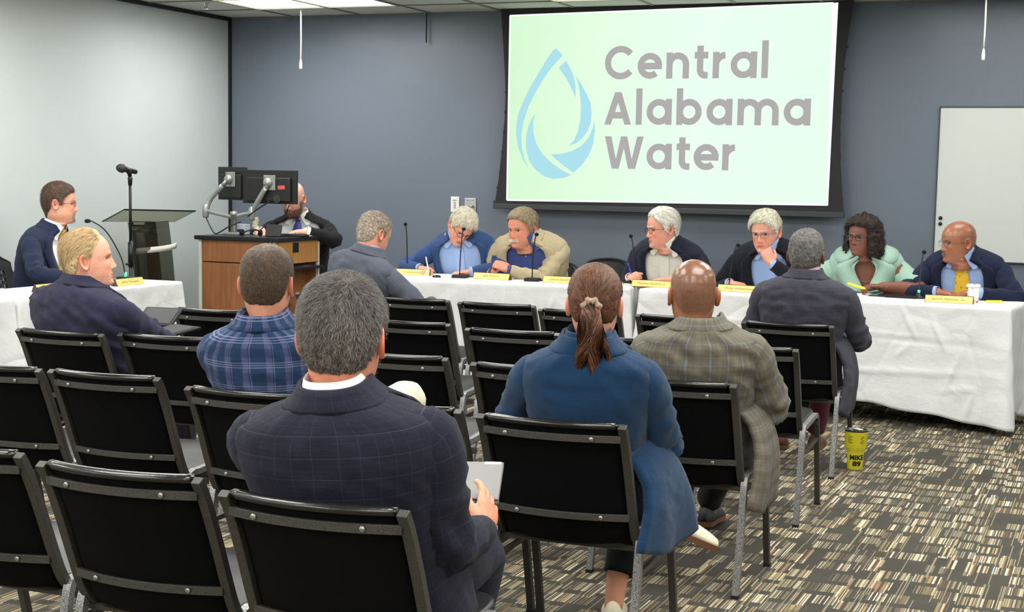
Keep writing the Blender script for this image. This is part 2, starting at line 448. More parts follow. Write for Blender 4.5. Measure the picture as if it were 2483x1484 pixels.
def strip(a, c_, wd):
    a = np.array(a); c_ = np.array(c_); d = (c_ - a) / np.linalg.norm(c_ - a); n = np.array((-d[1], d[0])) * wd / 2
    b.prism([a - n, c_ - n, c_ + n, a + n], .002, M4(np.eye(3), (0, -.0075, 0)))
P4 = [scrpt(-4.397, 2.666), scrpt(-4.397, 1.29), scrpt(-1.973, 1.311), scrpt(-1.99, 2.70)]
strip(P4[0], P4[1], .012); strip(P4[1], P4[2], .014); strip(P4[2], P4[3], .012); strip(P4[3], P4[0], .01)
b.prism([scrpt(-1.955, 2.703), scrpt(-1.985, 2.70), scrpt(-1.969, 1.307)], .002, M4(np.eye(3), (0, -.004, 0)))
b.build('image_edge', M_wht, scr)
LOGO = {
'a':[(-4.022,2.420),(-3.971,2.367),(-4.005,2.333),(-4.064,2.271),(-4.130,2.181),(-4.188,2.084),(-4.239,1.986),(-4.275,1.873),(-4.290,1.774),(-4.283,1.683),(-4.262,1.605),(-4.226,1.533),(-4.269,1.591),(-4.310,1.682),(-4.331,1.774),(-4.330,1.859),(-4.315,1.944),(-4.278,2.028),(-4.227,2.133),(-4.161,2.237),(-4.095,2.341),(-4.048,2.406)],
'b':[(-3.944,2.329),(-3.907,2.270),(-3.879,2.208),(-3.864,2.138),(-3.862,2.057),(-3.888,2.111),(-3.935,2.194),(-3.999,2.278)],
'c':[(-3.866,2.220),(-3.822,2.159),(-3.776,2.083),(-3.745,2.020),(-3.734,1.951),(-3.738,1.875),(-3.762,1.813),(-3.805,1.757),(-3.849,1.722),(-3.901,1.705),(-3.864,1.750),(-3.836,1.812),(-3.820,1.903),(-3.818,2.000),(-3.830,2.097),(-3.846,2.166)],
'd':[(-3.711,1.889),(-3.704,1.820),(-3.715,1.723),(-3.750,1.632),(-3.808,1.555),(-3.866,1.505),(-3.942,1.553),(-4.003,1.598),(-4.050,1.638),(-3.967,1.642),(-3.885,1.662),(-3.811,1.701),(-3.753,1.764),(-3.722,1.834)],
'e':[(-4.180,1.937),(-4.195,1.881),(-4.194,1.803),(-4.169,1.719),(-4.118,1.642),(-4.041,1.573),(-3.956,1.521),(-3.881,1.487),(-3.940,1.465),(-4.023,1.455),(-4.099,1.473),(-4.176,1.528),(-4.223,1.591),(-4.251,1.683),(-4.250,1.775),(-4.233,1.845),(-4.211,1.895)]}
for k, P in LOGO.items():
    MB().prism([scrpt(*p) for p in P], .002, M4(np.eye(3), (0, -.008, 0))).build('droplet_segment', M_cyan, scr)
# letters drawn as thick strokes (geometric sans serif); unit = metres, x-height .170, cap .222
XH = .186; CAP = .236; ASC = .262; SW = .047
def arc(cx, cz, rx, rz, a0, a1, n=28):
    return [(cx + rx * math.cos(math.radians(a0 + (a1 - a0) * i / n)), cz + rz * math.sin(math.radians(a0 + (a1 - a0) * i / n))) for i in range(n + 1)]
h_ = SW / 2; ro = XH / 2 - h_
def glyph(ch):
    """strokes (polylines) or ('poly', outline) pieces, and the letter's width"""
    if ch == 'C': R = CAP / 2 + .003 - h_; return [arc(R + h_, CAP / 2, R, R, 40, 320, 44)], 2 * R + SW - .022
    if ch == 'W': H = CAP; return [('poly', [(0, H), (.050, H), (.088, .07), (.124, H), (.172, H), (.210, .07), (.248, H), (.298, H), (.238, 0), (.184, 0), (.148, .15), (.112, 0), (.058, 0)])], .298
    if ch == 'A': H = CAP; return [('poly', [(0, 0), (.078, H), (.128, H), (.103, H - .075), (.050, 0)]), ('poly', [(.128, H), (.206, 0), (.156, 0), (.103, H - .075)]), [(.045, .068), (.161, .068)]], .206
    if ch == 'l': return [[(h_, 0), (h_, ASC)]], SW
    if ch == 'e': return [arc(XH / 2, XH / 2, ro, ro, 0, 312, 44), [(h_ * .6, XH / 2 - .002), (XH - h_ * .1, XH / 2 - .002)]], XH
    if ch == 'a': return [arc(XH / 2, XH / 2, ro, ro, 0, 360, 44), [(XH - h_ + .004, 0), (XH - h_ + .004, XH)]], XH + .006
    if ch == 'b': return [arc(XH / 2, XH / 2, ro, ro, 0, 360, 44), [(h_ - .002, 0), (h_ - .002, ASC)]], XH
    if ch == 'n': R = .0615; return [[(h_, 0), (h_, XH)], [(h_, XH - R - h_)] + arc(h_ + R, XH - R - h_, R, R, 180, 0, 24) + [(h_ + 2 * R, 0)]], 2 * R + SW
    if ch == 'm':
        R = .0625; q = XH - R - h_; return [[(h_, 0), (h_, XH)], [(h_, q)] + arc(h_ + R, q, R, R, 180, 0, 24) + [(h_ + 2 * R, 0)], [(h_ + 2 * R, q)] + arc(h_ + 3 * R, q, R, R, 180, 0, 24) + [(h_ + 4 * R, 0)]], 4 * R + SW
    if ch == 'r': R = .070; return [[(h_, 0), (h_, XH)], arc(h_ + R, XH - R - h_, R, R, 180, 92, 14)], h_ + R + .006
    if ch == 't': return [[(.050, .232), (.050, .062)] + arc(.050 + .040, .062, .040, .040, 180, 265, 10) + [(.108, .0225)], [(0.008, XH - h_ + .002), (.108, XH - h_ + .002)]], .112
def ribbon(P, wd):
    P = np.array(P, float); T = np.gradient(P, axis=0); T /= np.linalg.norm(T, axis=1)[:, None] + 1e-9
    N = np.c_[-T[:, 1], T[:, 0]] * wd / 2; A = P + N; B = P - N; n = len(P)
    V = [(x, 0, z) for x, z in A] + [(x, 0, z) for x, z in B]
    return np.array(V), [(i, i + 1, n + i + 1, n + i) for i in range(n - 1)]
rz_ = random.Random(4)
for word, x0, z0, x1 in (('Central', -3.639, 2.191, -2.428), ('Alabama', -3.633, 1.860, -2.113), ('Water', -3.625, 1.539, -2.637)):
    ws = [glyph(c)[1] for c in word]; gap = ((x1 - x0) - sum(ws)) / (len(word) - 1); x = x0
    for c, wd in zip(word, ws):
        b = MB()
        for q, st in enumerate(glyph(c)[0]):
            if st[0] == 'poly':
                b.prism([(p[0] + x + 3.19, p[1] + z0 - 1.22) for p in st[1]], .001, M4(np.eye(3), (0, -.0085, 0))); continue
            V, F = ribbon(st, SW); V = V + np.array((x + 3.19, -.0085 - .0003 * q, z0 - 1.22)); b.add(V, F)
        b.build('letter', M_ltr, scr); x += wd + gap

# ---------------------------------------------------------------- whiteboard
wb = empty('whiteboard', (0.0, YW, 1.47)); tag(wb, 'white dry erase board on the blue wall behind the rightmost man', 'whiteboard')
M_wb = mat('whiteboard_surface', (206, 210, 206), 0.3, var=0.05, vscale=2.5)
MB().box((-.02, -.012, 0), (2.46, .012, 1.04)).build('board', M_wb, wb)
b = MB(); b.box((-1.25, -.012, 0), (.008, .022, 1.056)); b.box((1.21, -.012, 0), (.008, .022, 1.056)); b.box((-.02, -.012, -.524), (2.46, .022, .008)); b.box((-.02, -.012, .524), (2.46, .022, .008))
b.build('frame', mat('dark_aluminium', (70, 72, 72), 0.4, metal=.5), wb)
for z in (1.238, 1.198):
    o = MB().lathe([(.013, 0), (.013, .008), (.006, .012), (0.001, .012)], n=16, R=Rx(pi / 2)).build('round_magnet', M_trimblack, None, True); o.location = (-1.213, YW - .018, z)
    tag(o, 'small black round magnet on the whiteboard, ' + ('upper' if z > 1.22 else 'lower') + ' of the pair', 'magnet', 'whiteboard magnets')
# ---------------------------------------------------------------- materials for furniture
def vinyl_mat():
    m = bpy.data.materials.new('black_vinyl'); m.use_nodes = True; t = NT(m); o = t.obj()
    t.bsdf.inputs['Base Color'].default_value = (*lin((14, 14, 16)), 1)
    n = t.noise(14, 4, o); t.link(t.math('ADD', t.math('MULTIPLY', n, 0.25), 0.27), t.bsdf.inputs['Roughness'])
    t.bsdf.inputs['Specular IOR Level'].default_value = 0.5
    t.bump(t.noise(420, 2, o), 0.15, 0.001); return m
M_vinyl = vinyl_mat()
M_backcloth = mat('black_back_cover', (5, 5, 7), 0.85, spec=0.12, bump=0.2, bscale=700, bdist=.0006)
M_backvinyl_edge = mat('worn_vinyl_edge', (20, 19, 19), 0.22, spec=0.6, var=0.5, vscale=30, bump=.3, bscale=60)
def hammer_mat(name, a, b_, met=0.5, rough=0.4):
    m = bpy.data.materials.new(name); m.use_nodes = True; t = NT(m); o = t.obj()
    n = t.noise(260, 2, o, 0.7); f = t.ramp(n, [(0.38, lin(a)), (0.62, lin(b_))])
    t.link(f, t.bsdf.inputs['Base Color']); t.bsdf.inputs['Metallic'].default_value = met; t.bsdf.inputs['Roughness'].default_value = rough
    t.bump(n, 0.35, 0.001); return m
M_frame = hammer_mat('hammertone_frame', (50, 48, 45), (70, 68, 63), 0.2, .42)
M_leg = hammer_mat('silver_vein_leg', (96, 96, 96), (168, 168, 168), 0.55, .38)
M_rivet = mat('rivet', (150, 150, 146), 0.3, metal=0.8)
M_rubber = mat('rubber_foot', (18, 18, 18), 0.8)

def make_chair():
    r = empty('stacking_chair')
    POST = np.array([(0, .768), (.030, .72), (.075, .62), (.115, .52), (.150, .44), (.185, .395), (.235, .372), (.30, .366)])
    pp = catmull(POST, 6)
    for s in (-1, 1):
        b = MB(); b.tube([(s * .218, y, z) for y, z in pp], [(.0125, .011)] * len(pp), sq=4, up=(1, 0, 0))
        b.build('back_post', M_frame, r, bevel=.002)
    # curved cross bars with rivets
    for z, y0, nm in ((.728, .028, 'upper_crossbar'), (.478, .135, 'lower_crossbar')):
        P = [(x, y0 - .010 - .042 * (1 - (x / .218) ** 2), z) for x in np.linspace(-.21, .21, 17)]
        bar = MB().tube(P, [(.0105, .007)] * 17, sq=4, up=(0, 0, 1)).build('crossbar', M_frame, r, bevel=.0015)
        for s in (-1, 1):
            x = s * .132; y = y0 - .019 - .042 * (1 - (x / .218) ** 2)
            MB().lathe([(.008, 0), (.007, .003), (.002, .004)], (x, y, z), 10, Rx(pi / 2)).build('rivet', M_rivet, bar, True)
    # padded back: slab following the posts, bulging to the rear in the middle
    def backpad(x0, x1, s0, s1, off, th, nx=22, nv=26):
        rings = []
        for i, v in enumerate(np.linspace(0, 1, nv)):
            k = s0 + (s1 - s0) * v; q = k * (len(pp) - 1); a = int(min(q, len(pp) - 2)); y, z = pp[a] * (1 - (q - a)) + pp[a + 1] * (q - a)
            d = pp[a + 1] - pp[a]; d /= np.linalg.norm(d); nrm = np.array((-d[1], d[0]))  # points to rear/up
            if nrm[0] > 0: nrm = -nrm
            ring = []
            for x in np.linspace(x0, x1, nx):
                e = (1 - (x / .205) ** 2); cur = .042 * e
                tt = th * (0.35 + 0.65 * min(1, (1 - abs(x) / .206) * 9)) * (0.45 + 0.55 * min(1, v * 9, (1 - v) * 9 + .2))
                ring.append((x, y - cur + nrm[0] * tt + off, z + nrm[1] * tt))
            for x in np.linspace(x1, x0, nx):
                e = (1 - (x / .205) ** 2); cur = .042 * e
                tt = th * (0.35 + 0.65 * min(1, (1 - abs(x) / .206) * 9)) * (0.45 + 0.55 * min(1, v * 9, (1 - v) * 9 + .2))
                ring.append((x, y - cur - nrm[0] * tt * 1.3 + off, z - nrm[1] * tt * 1.3))
            rings.append(ring)
        return loft(np.array(rings), True, True, True)
    V, F = backpad(-.204, .204, 0.02, 0.80, .012, .013)
    V[:, 2] += np.where(V[:, 2] > .72, .006, 0)
    mesh_obj('backrest', V, F, M_backcloth, r)
    # rolled vinyl top edge
    P = [(x, .018 - .042 * (1 - (x / .205) ** 2), .766) for x in np.linspace(-.2, .2, 21)]
    MB().tube(P, [(.012, .017)] * 21, 10, up=(0, 0, 1)).build('top_edge_roll', M_backvinyl_edge, r, True)
    # seat cushion
    R = []
    for f, h in ((.0, -.028), (.9, -.03), (.985, -.02), (1.0, 0), (.985, .016), (.93, .026), (.7, .034), (.35, .037), (0.0, .038)):
        ring = []
        for k in range(40):
            a = 2 * pi * k / 40; c, s = math.cos(a), math.sin(a); e = 0.32
            x = .213 * np.sign(c) * abs(c) ** e * f; y = .215 * np.sign(s) * abs(s) ** e * f
            ring.append((x, .375 + y, .415 + h + (y) * .07 + (-.012 * (x / .21) ** 2 if h > 0.02 else 0)))
        R.append(ring)
    V, F = loft(np.array(R)); mesh_obj('seat', V, F, M_vinyl, r)
    # leg frames: inverted U on each side
    for s in (-1, 1):
        x = s * .231
        U = catmull([(x, .085, 0.004), (x, .135, .22), (x, .165, .385), (x, .19, .415), (x, .24, .418), (x, .42, .432), (x, .47, .425), (x, .495, .39), (x, .545, .2), (x, .59, .004)], 5)
        k0 = 16; k1 = 29
        MB().tube(U[:k0], [(.0115, .0115)] * k0, sq=4, up=(1, 0, 0)).build('leg', M_leg, r, bevel=.002)
        MB().tube(U[k0 - 1:k1], [(.0115, .0115)] * (k1 - k0 + 1), sq=4, up=(1, 0, 0)).build('side_rail', M_leg, r, bevel=.002)
        lg = MB().tube(U[k1 - 1:], [(.0115, .0115)] * (len(U) - k1 + 1), sq=4, up=(1, 0, 0)).build('leg', M_frame, r, bevel=.002)
        MB().tube([(x, .152, .30), (x, .515, .318)], [(.008, .008)] * 2, sq=4, up=(1, 0, 0)).build('stretcher', M_frame, r, bevel=.001)
        for y in (.085, .59): MB().box((x, y, .006), (.026, .026, .012)).build('rubber_foot', M_rubber, lg)
    b = MB(); b.tube([(-.238, .20, .372), (.238, .20, .372)], [(.009, .009)] * 2, sq=4); b.build('cross_rail', M_frame, r)
    b = MB(); b.tube([(-.238, .47, .395), (.238, .47, .395)], [(.009, .009)] * 2, sq=4); b.build('cross_rail', M_frame, r)
    return r
G_CH = 'black stacking chairs in rows for the audience'
CHAIRS = [
 (-2.71, 2.97, 'black stacking chair in the nearest row, cut off by the picture edge'),
 (-2.154, 2.905, 'empty black stacking chair in the nearest row beside the man in the navy plaid suit'),
 (-1.587, 2.812, 'black stacking chair in the nearest row under the man in the navy plaid suit'),
 (-3.713, 4.27, 'empty black stacking chair in the second row, cut off by the picture edge'),
 (-3.229, 4.28, 'empty black stacking chair in the second row behind the blond man'),
 (-2.582, 4.15, 'black stacking chair in the second row under the bearded man in blue plaid'),
 (-2.049, 4.13, 'empty black stacking chair in the second row left of the ponytailed woman'),
 (-1.520, 4.083, 'black stacking chair in the second row under the ponytailed woman'),
 (-4.235, 5.315, 'black stacking chair in the third row under the blond man in navy'),
 (-3.755, 5.385, 'empty black stacking chair in the third row beside the blond man'),
 (-3.20, 5.36, 'empty black stacking chair in the third row hidden behind the bearded man'),
 (-2.622, 5.29, 'empty black stacking chair in the third row with the cream trousered knee in front'),
 (-2.033, 5.215, 'empty black stacking chair in the third row behind the ponytailed woman\'s left shoulder'),
 (-1.449, 5.10, 'black stacking chair in the third row under the bald man in grey plaid'),
 (-4.268, 6.54, 'empty black stacking chair in the fourth row in front of the wooden console'),
 (-3.72, 6.53, 'empty black stacking chair in the fourth row between the two nearest men\'s heads'),
 (-3.169, 6.52, 'empty black stacking chair in the fourth row beside the grey haired near man\'s ear'),
 (-2.576, 6.395, 'empty black stacking chair in the fourth row left of the ponytail'),
 (-2.035, 6.35, 'empty black stacking chair in the fourth row hidden behind the ponytailed woman'),
 (-1.483, 6.315, 'empty black stacking chair ending the fourth row, its seat and legs showing'),
 (-4.262, 7.77, 'black stacking chair in the front row under the man in the grey blazer'),
 (-3.729, 7.753, 'empty black stacking chair in the front row beside the man in the grey blazer'),
 (-3.196, 7.70, 'empty black stacking chair in the front row facing the mustached man'),
 (-2.657, 7.54, 'empty black stacking chair in the front row partly behind the ponytail'),
 (-2.113, 7.527, 'empty black stacking chair in the front row behind the bald man in grey plaid'),
 (-1.54, 7.46, 'black stacking chair ending the front row under the man in the charcoal suit')]
ch0 = make_chair(); rr_ = random.Random(3)
for i, (x, y, lab) in enumerate(CHAIRS):
    c = ch0 if i == 0 else copy_tree(ch0)
    c.location = (x, y, 0); c.rotation_euler = (0, 0, rr_.uniform(-.015, .015)); tag(c, lab, 'chair', G_CH)

# ---------------------------------------------------------------- task chairs behind the tables
M_mesh = mat('dark_grey_chair_shell', (40, 42, 45), 0.6)
M_taupe = mat('grey_chair_shell', (86, 88, 88), 0.55)
def task_chair(x, y, rz, lab, m=M_mesh, top=.86, wd=.24, holes=False):
    r = empty('conference_chair', (x, y, 0), rz); tag(r, lab, 'chair', 'conference chairs behind the tables')
    ring = []
    V = []; F = []; nu, nv = 25, 19
    for s_ in (0, 1):
        for j in range(nv):
            v = j / (nv - 1)
            for i in range(nu):
                u = -1 + 2 * i / (nu - 1)
                hw = wd * (0.86 + .14 * math.sin(pi * min(1, v * 1.1)))
                z = .47 + v * (top - .47) * (1 - .13 * abs(u) ** 3.5)
                V.append((u * hw, -.22 + .09 * u * u - .07 * v + s_ * .018, z))
    for s_ in (0, 1):
        for j in range(nv - 1):
            for i in range(nu - 1):
                if holes and s_ in (0, 1) and 3 < j < nv - 4 and 2 < i < nu - 3 and (i + j) % 2 == 0: continue
                a = s_ * nu * nv + j * nu + i; f = (a, a + 1, a + nu + 1, a + nu); F.append(f if s_ else f[::-1])
    rim = [j * nu for j in range(nv)][::-1] + [i for i in range(1, nu)] + [j * nu + nu - 1 for j in range(1, nv)] + [(nv - 1) * nu + i for i in range(nu - 2, -1, -1)]
    for a, b_ in zip(rim, rim[1:]): F.append((b_, a, a + nu * nv, b_ + nu * nv))
    mesh_obj('backrest', V, F, m, r)
    MB().tube(catmull([(-wd * .9, -.19, .5), (-wd * 1.0, -.2, .7), (-wd * .8, -.25, top - .03), (0, -.285, top + .004), (wd * .8, -.25, top - .03), (wd, -.2, .7), (wd * .9, -.19, .5)], 6), .008, 8).build('back_frame', M_trimblack if m is M_mesh else m, r, True)
    MB().box((0, 0, .44), (.38, .42, .05)).build('seat', M_vinyl, r, bevel=.015)
    for sx in (-1, 1):
        for sy in (-1, 1): MB().tube([(sx * .17, sy * .18, .42), (sx * .185, sy * .2, 0)], .011, 10).build('leg', M_frame, r, True)
    return r
task_chair(-4.46, 10.50, pi, 'dark conference chair under the man in the bright blue blazer')
task_chair(-4.02, 10.50, pi, 'dark conference chair under the mustached man in the tan blazer', top=.84)
task_chair(-3.57, 10.50, pi, 'empty dark conference chair behind the table beside the mustached man', top=.87, wd=.2)
task_chair(-2.95, 10.52, pi, 'dark conference chair under the man in the open white shirt', top=.8)
task_chair(-2.22, 10.52, pi, 'dark conference chair under the man resting his chin on his hand', top=.8)
task_chair(-1.56, 10.52, pi, 'dark conference chair under the woman in mint green', top=.8)
task_chair(-.86, 10.50, pi, 'grey conference chair under the bald man with a yellow tie', M_taupe, top=.84)
task_chair(-6.66, 7.90, -pi / 2, 'black perforated conference chair under the man with a goatee', top=.9, holes=True)

# ---------------------------------------------------------------- tables and tablecloths
def cloth_mat():
    m = bpy.data.materials.new('white_tablecloth'); m.use_nodes = True; t = NT(m); o = t.obj()
    t.bsdf.inputs['Base Color'].default_value = (*lin((218, 219, 219)), 1); t.bsdf.inputs['Roughness'].default_value = 0.75
    t.bsdf.inputs['Specular IOR Level'].default_value = 0.3; t.bsdf.inputs['Sheen Weight'].default_value = 0.15
    n = t.noise(5.5, 5, t.mapping(o, (1, 1, 1.2)), 0.55)
    vor = t.new('ShaderNodeTexVoronoi', feature='DISTANCE_TO_EDGE'); vor.inputs['Scale'].default_value = 2.1; t.link(t.mapping(o, (1, 1, .8), (.3, .2, .4)), vor.inputs['Vector'])
    ed = t.math('MULTIPLY', t.math('MINIMUM', vor.outputs['Distance'], 0.05), 9.0)
    t.bump(t.math('ADD', t.math('MULTIPLY', n, 1.0), t.math('MULTIPLY', ed, .6)), 0.55, 0.025); return m
M_cloth = cloth_mat()
def tablecloth(FL, FR, dep, zb, lab, seed, flare=.06, fold=.018, creases=()):
    """FL, FR: front edge ends (x, y); dep: depth; zb(side, u): height of the hem"""
    FL = np.array(FL, float); FR = np.array(FR, float); d = FR - FL; Ln = np.linalg.norm(d); d /= Ln; nrm = np.array((-d[1], d[0]))  # towards the back
    rng = random.Random(seed); zt = .752
    r = .018
    per = []
    def side(p, q, nn, sd):
        for i in range(nn): per.append((p + (q - p) * i / nn, sd, i / nn))
    BL = FL + nrm * dep; BR = FR + nrm * dep
    side(FL, FR, 200, 0); side(FR, BR, 60, 1); side(BR, BL, 120, 2); side(BL, FL, 60, 3)
    n = len(per); cen = (FL + FR + BL + BR) / 4
    P = np.array([p[0] for p in per]); out = []
    for i, (p, sd, u) in enumerate(per):
        o_ = [-nrm, d, nrm, -d][sd].copy(); o_ = o_.astype(float)
        L_ = Ln if sd in (0, 2) else dep
        for corner, nb in ((u * L_, [-d, -nrm, d, nrm][sd]), ((1 - u) * L_, [d, nrm, -d, -nrm][sd])):
            w_ = math.exp(-(corner / .05) ** 2) * .5; o_ = o_ + nb * w_ * 0.99 if w_ > .01 else o_
        out.append(o_ / np.linalg.norm(o_))
    out = np.array(out)
    ph = [rng.uniform(0, 6.28) for _ in range(12)]
    rings = []
    for k in (0.0, .25, .5, .75, .94): rings.append(np.c_[cen + (P - out * 0.002 - cen) * k, np.full(n, zt)])
    for a in (30, 60, 90):
        a = math.radians(a); rings.append(np.c_[P + out * (r * math.sin(a) - r * .9)[None] if False else P + out * (r * math.sin(a) - r), np.full(n, zt - r * (1 - math.cos(a)))])
    nv = 34
    for j in range(1, nv + 1):
        v = j / nv; Q = []
        for i, (p, sd, u) in enumerate(per):
            L_ = Ln if sd in (0, 2) else dep; s_ = u * L_; hem = zb(sd, u)
            z = zt - r - (zt - r - hem) * v
            amp = fold * v ** .8
            g_ = math.sin(s_ * 9 + ph[0]) * .5 + math.sin(s_ * 17 + ph[1]) * .3 + math.sin(s_ * 5.1 + ph[2]) * .5 + .25 * math.sin(s_ * 31 + ph[3]) * v
            cr = 0
            for (cx_, cz, ang, wd_, hh) in creases:
                if sd != 0: continue
                dx, dz = s_ - cx_, z - cz; q = dx * math.cos(ang) + dz * math.sin(ang); w2 = -dx * math.sin(ang) + dz * math.cos(ang)
                if abs(q) < wd_: cr += 1.7 * hh * math.exp(-(w2 / .010) ** 2) * math.cos(q / wd_ * pi / 2)
            dc = min(s_, L_ - s_)
            fl = flare * v * math.exp(-(dc / .10) ** 2)
            f = amp * g_ + fl + cr + .006 * noise.noise(Vector((s_ * 7 + seed, z * 9, sd)))
            Q.append((p[0] + out[i][0] * f, p[1] + out[i][1] * f, z))
        rings.append(np.array(Q))
    V, F = loft(np.array(rings), True)
    o = mesh_obj('tablecloth', V, F, M_cloth)
    s = o.modifiers.new('thick', 'SOLIDIFY'); s.thickness = .003; s.offset = -1
    tag(o, lab, 'tablecloth', 'white tablecloths')
    # the folding table underneath
    t = empty('folding_table', (cen[0], cen[1], 0), math.atan2(d[1], d[0])); tag(t, 'folding table under the ' + lab.split(' ', 1)[1], 'table', 'folding tables under the cloths')
    MB().box((0, 0, .73), (Ln - .05, dep - .05, .03)).build('tabletop', M_grey, t)
    for sx in (-1, 1):
        for sy in (-1, 1): MB().tube([(sx * (Ln / 2 - .25), sy * (dep / 2 - .08), .72), (sx * (Ln / 2 - .22), sy * (dep / 2 - .08), 0.0)], .014, 10).build('leg', M_frame, t, True)
    return o
def hemB(sd, u):
    if sd == 0: return .16 - .13 * max(0, (u - .45) / .55) ** 1.3 + .006 * math.sin(u * 40)
    if sd == 1: return .03 + .12 * min(1, u * 4) * (1 - u)
    return .10
CR = [(x, z, a, w_, h) for x, z, a, w_, h in [(1.25, .56, -.04, .9, .010), (1.9, .52, -.06, .55, -.009), (1.6, .33, 0.03, .8, .008), (1.78, .62, -1.1, .12, .010), (1.95, .58, -1.15, .13, .012), (1.45, .28, 1.5, .22, .008), (1.02, .45, 1.5, .4, .006), (2.05, .36, 1.2, .2, .009), (1.75, .47, .8, .08, .010), (2.1, .25, .1, .15, .009), (1.2, .2, .35, .25, .007), (.6, .5, -.1, .4, .008), (.35, .55, .9, .25, .010), (.2, .45, 1.0, .3, .010), (2.15, .15, 1.3, .12, .012), (1.5, .5, 1.0, .1, .01)]]
tablecloth((-2.965, 9.60), (-.615, 9.345), .60, hemB, 'white cloth on the half of the main table nearest the whiteboard', 5, .07, .010, CR)
tablecloth((-4.86, 9.405), (-3.03, 9.60), .60, lambda sd, u: .05 + .01 * math.sin(u * 30), 'white cloth on the half of the main table before the tan blazer', 8, .04, .008, [(.95, .5, 1.5, .3, .006), (.3, .55, 1.4, .2, .006), (1.3, .6, 1.2, .15, .008), (1.55, .55, 1.2, .2, .006)])
def hemL(sd, u): return .05
tablecloth((-5.69, 6.80), (-5.69, 8.38), .46, hemL, 'white cloth on the side table with the gooseneck microphone', 11, .10, .016, [(.9, .45, 0, .7, .006)])
tablecloth((-5.69, 5.25), (-5.69, 6.76), .46, hemL, 'white cloth on the near side table at the picture edge', 14, .09, .02)

# ---------------------------------------------------------------- name plates
M_gold = mat('gold_plate', (228, 196, 112), 0.4, metal=0.0, spec=.6)
M_walnut = mat('dark_wood_base', (66, 40, 28), 0.5)
M_etch = mat('etched_lettering', (140, 108, 50), 0.6)
def text_mesh(txt, size, m, parent, M, name='lettering', shear=0.0, align='CENTER', extrude=.0004, bend=None, fit=None, bold=0.0):
    cu = bpy.data.curves.new('t', 'FONT'); cu.body = txt; cu.size = size; cu.align_x = align; cu.align_y = 'CENTER'; cu.extrude = extrude; cu.shear = shear; cu.resolution_u = 3; cu.offset = bold
    to = bpy.data.objects.new('t', cu); C.objects.link(to); bpy.context.view_layer.update()
    me = bpy.data.meshes.new_from_object(to.evaluated_get(bpy.context.evaluated_depsgraph_get()))
    bpy.data.objects.remove(to); n = len(me.vertices); co = np.zeros(n * 3); me.vertices.foreach_get('co', co); co = co.reshape(-1, 3)
    if fit: co[:, 0] *= fit / (np.ptp(co[:, 0]) + 1e-9)
    if bend:  # wrap round a vertical cylinder of radius bend, text plane x/y -> angle/z
        a = co[:, 0] / bend; rad = bend + co[:, 2]
        co = np.c_[rad * np.sin(a), co[:, 1], -rad * np.cos(a)][:, [0, 2, 1]]
    co = np.c_[co, np.ones(n)] @ np.array(M).T
    me.vertices.foreach_set('co', co[:, :3].ravel().copy()); me.materials.clear(); me.materials.append(m); me.update(); me.name = name
    o = bpy.data.objects.new(name, me); C.objects.link(o); o.parent = parent; return o
def nameplate(x, y, rz, wd, txt, lab, short=False):
    r = empty('nameplate', (x, y, .752), rz); tag(r, lab, 'nameplate', 'gold nameplates on the tables')
    hw = wd / 2
    V = [(sx * hw, yy, zz) for sx in (-1, 1) for yy, zz in ((0, 0), (.05, 0), (.030, .048), (.022, .048))]
    F = [(0, 1, 2, 3), (7, 6, 5, 4), (0, 3, 7, 4), (1, 5, 6, 2), (0, 4, 5, 1), (3, 2, 6, 7)]
    mesh_obj('wood_base', V, F, M_walnut, r, False)
    a = math.atan2(.022, .048); R = Rx(pi / 2 - a)   # text plane normal = -y tilted up
    mid = np.array((0, .0105, .0245))
    nrm = R @ np.array((0, 0, 1.0))
    MB().box(mid + nrm * .001, (wd - .006, .045, .002), R=R).build('gold_face', M_gold, r)
    if txt: text_mesh(txt, .019, M_etch, r, M4(R, mid + nrm * .0022), shear=.2, fit=min(wd * .72, len(txt) * .0115))
    return r
t2 = -.108; t1 = .104
nameplate(-4.715, 9.79, t1, .26, 'Commissioner', 'gold nameplate before the man in the bright blue blazer, half hidden by a grey shoulder')
nameplate(-4.09, 9.745, -.1, .285, 'Bill Morris', 'gold nameplate before the mustached man in the tan blazer')
nameplate(-3.55, 9.70, -.1, .29, 'David Standridge', 'gold nameplate before the empty chair, beside the ponytailed head')
nameplate(-2.92, 9.71, t2, .29, 'Thomas Hudson, Jr.', 'gold nameplate before the man writing in a white shirt')
nameplate(-2.31, 9.62, t2, .29, 'Phillip Wiedmeyer', 'gold nameplate before the man resting his chin on his hand')
nameplate(-1.71, 9.575, t2, .28, '', 'gold nameplate before the woman in mint, almost hidden by a charcoal shoulder')
nameplate(-.99, 9.52, -.02, .285, 'Jarvis Patton, Sr.', 'gold nameplate before the bald man with a yellow tie')
nameplate(-5.715, 7.87, 1.60, .29, 'Jeffrey Thompson', 'gold nameplate on the side table beside the gooseneck microphone base')
nameplate(-5.80, 7.24, 1.60, .29, '', 'gold nameplate on the side table half hidden by the blond man')

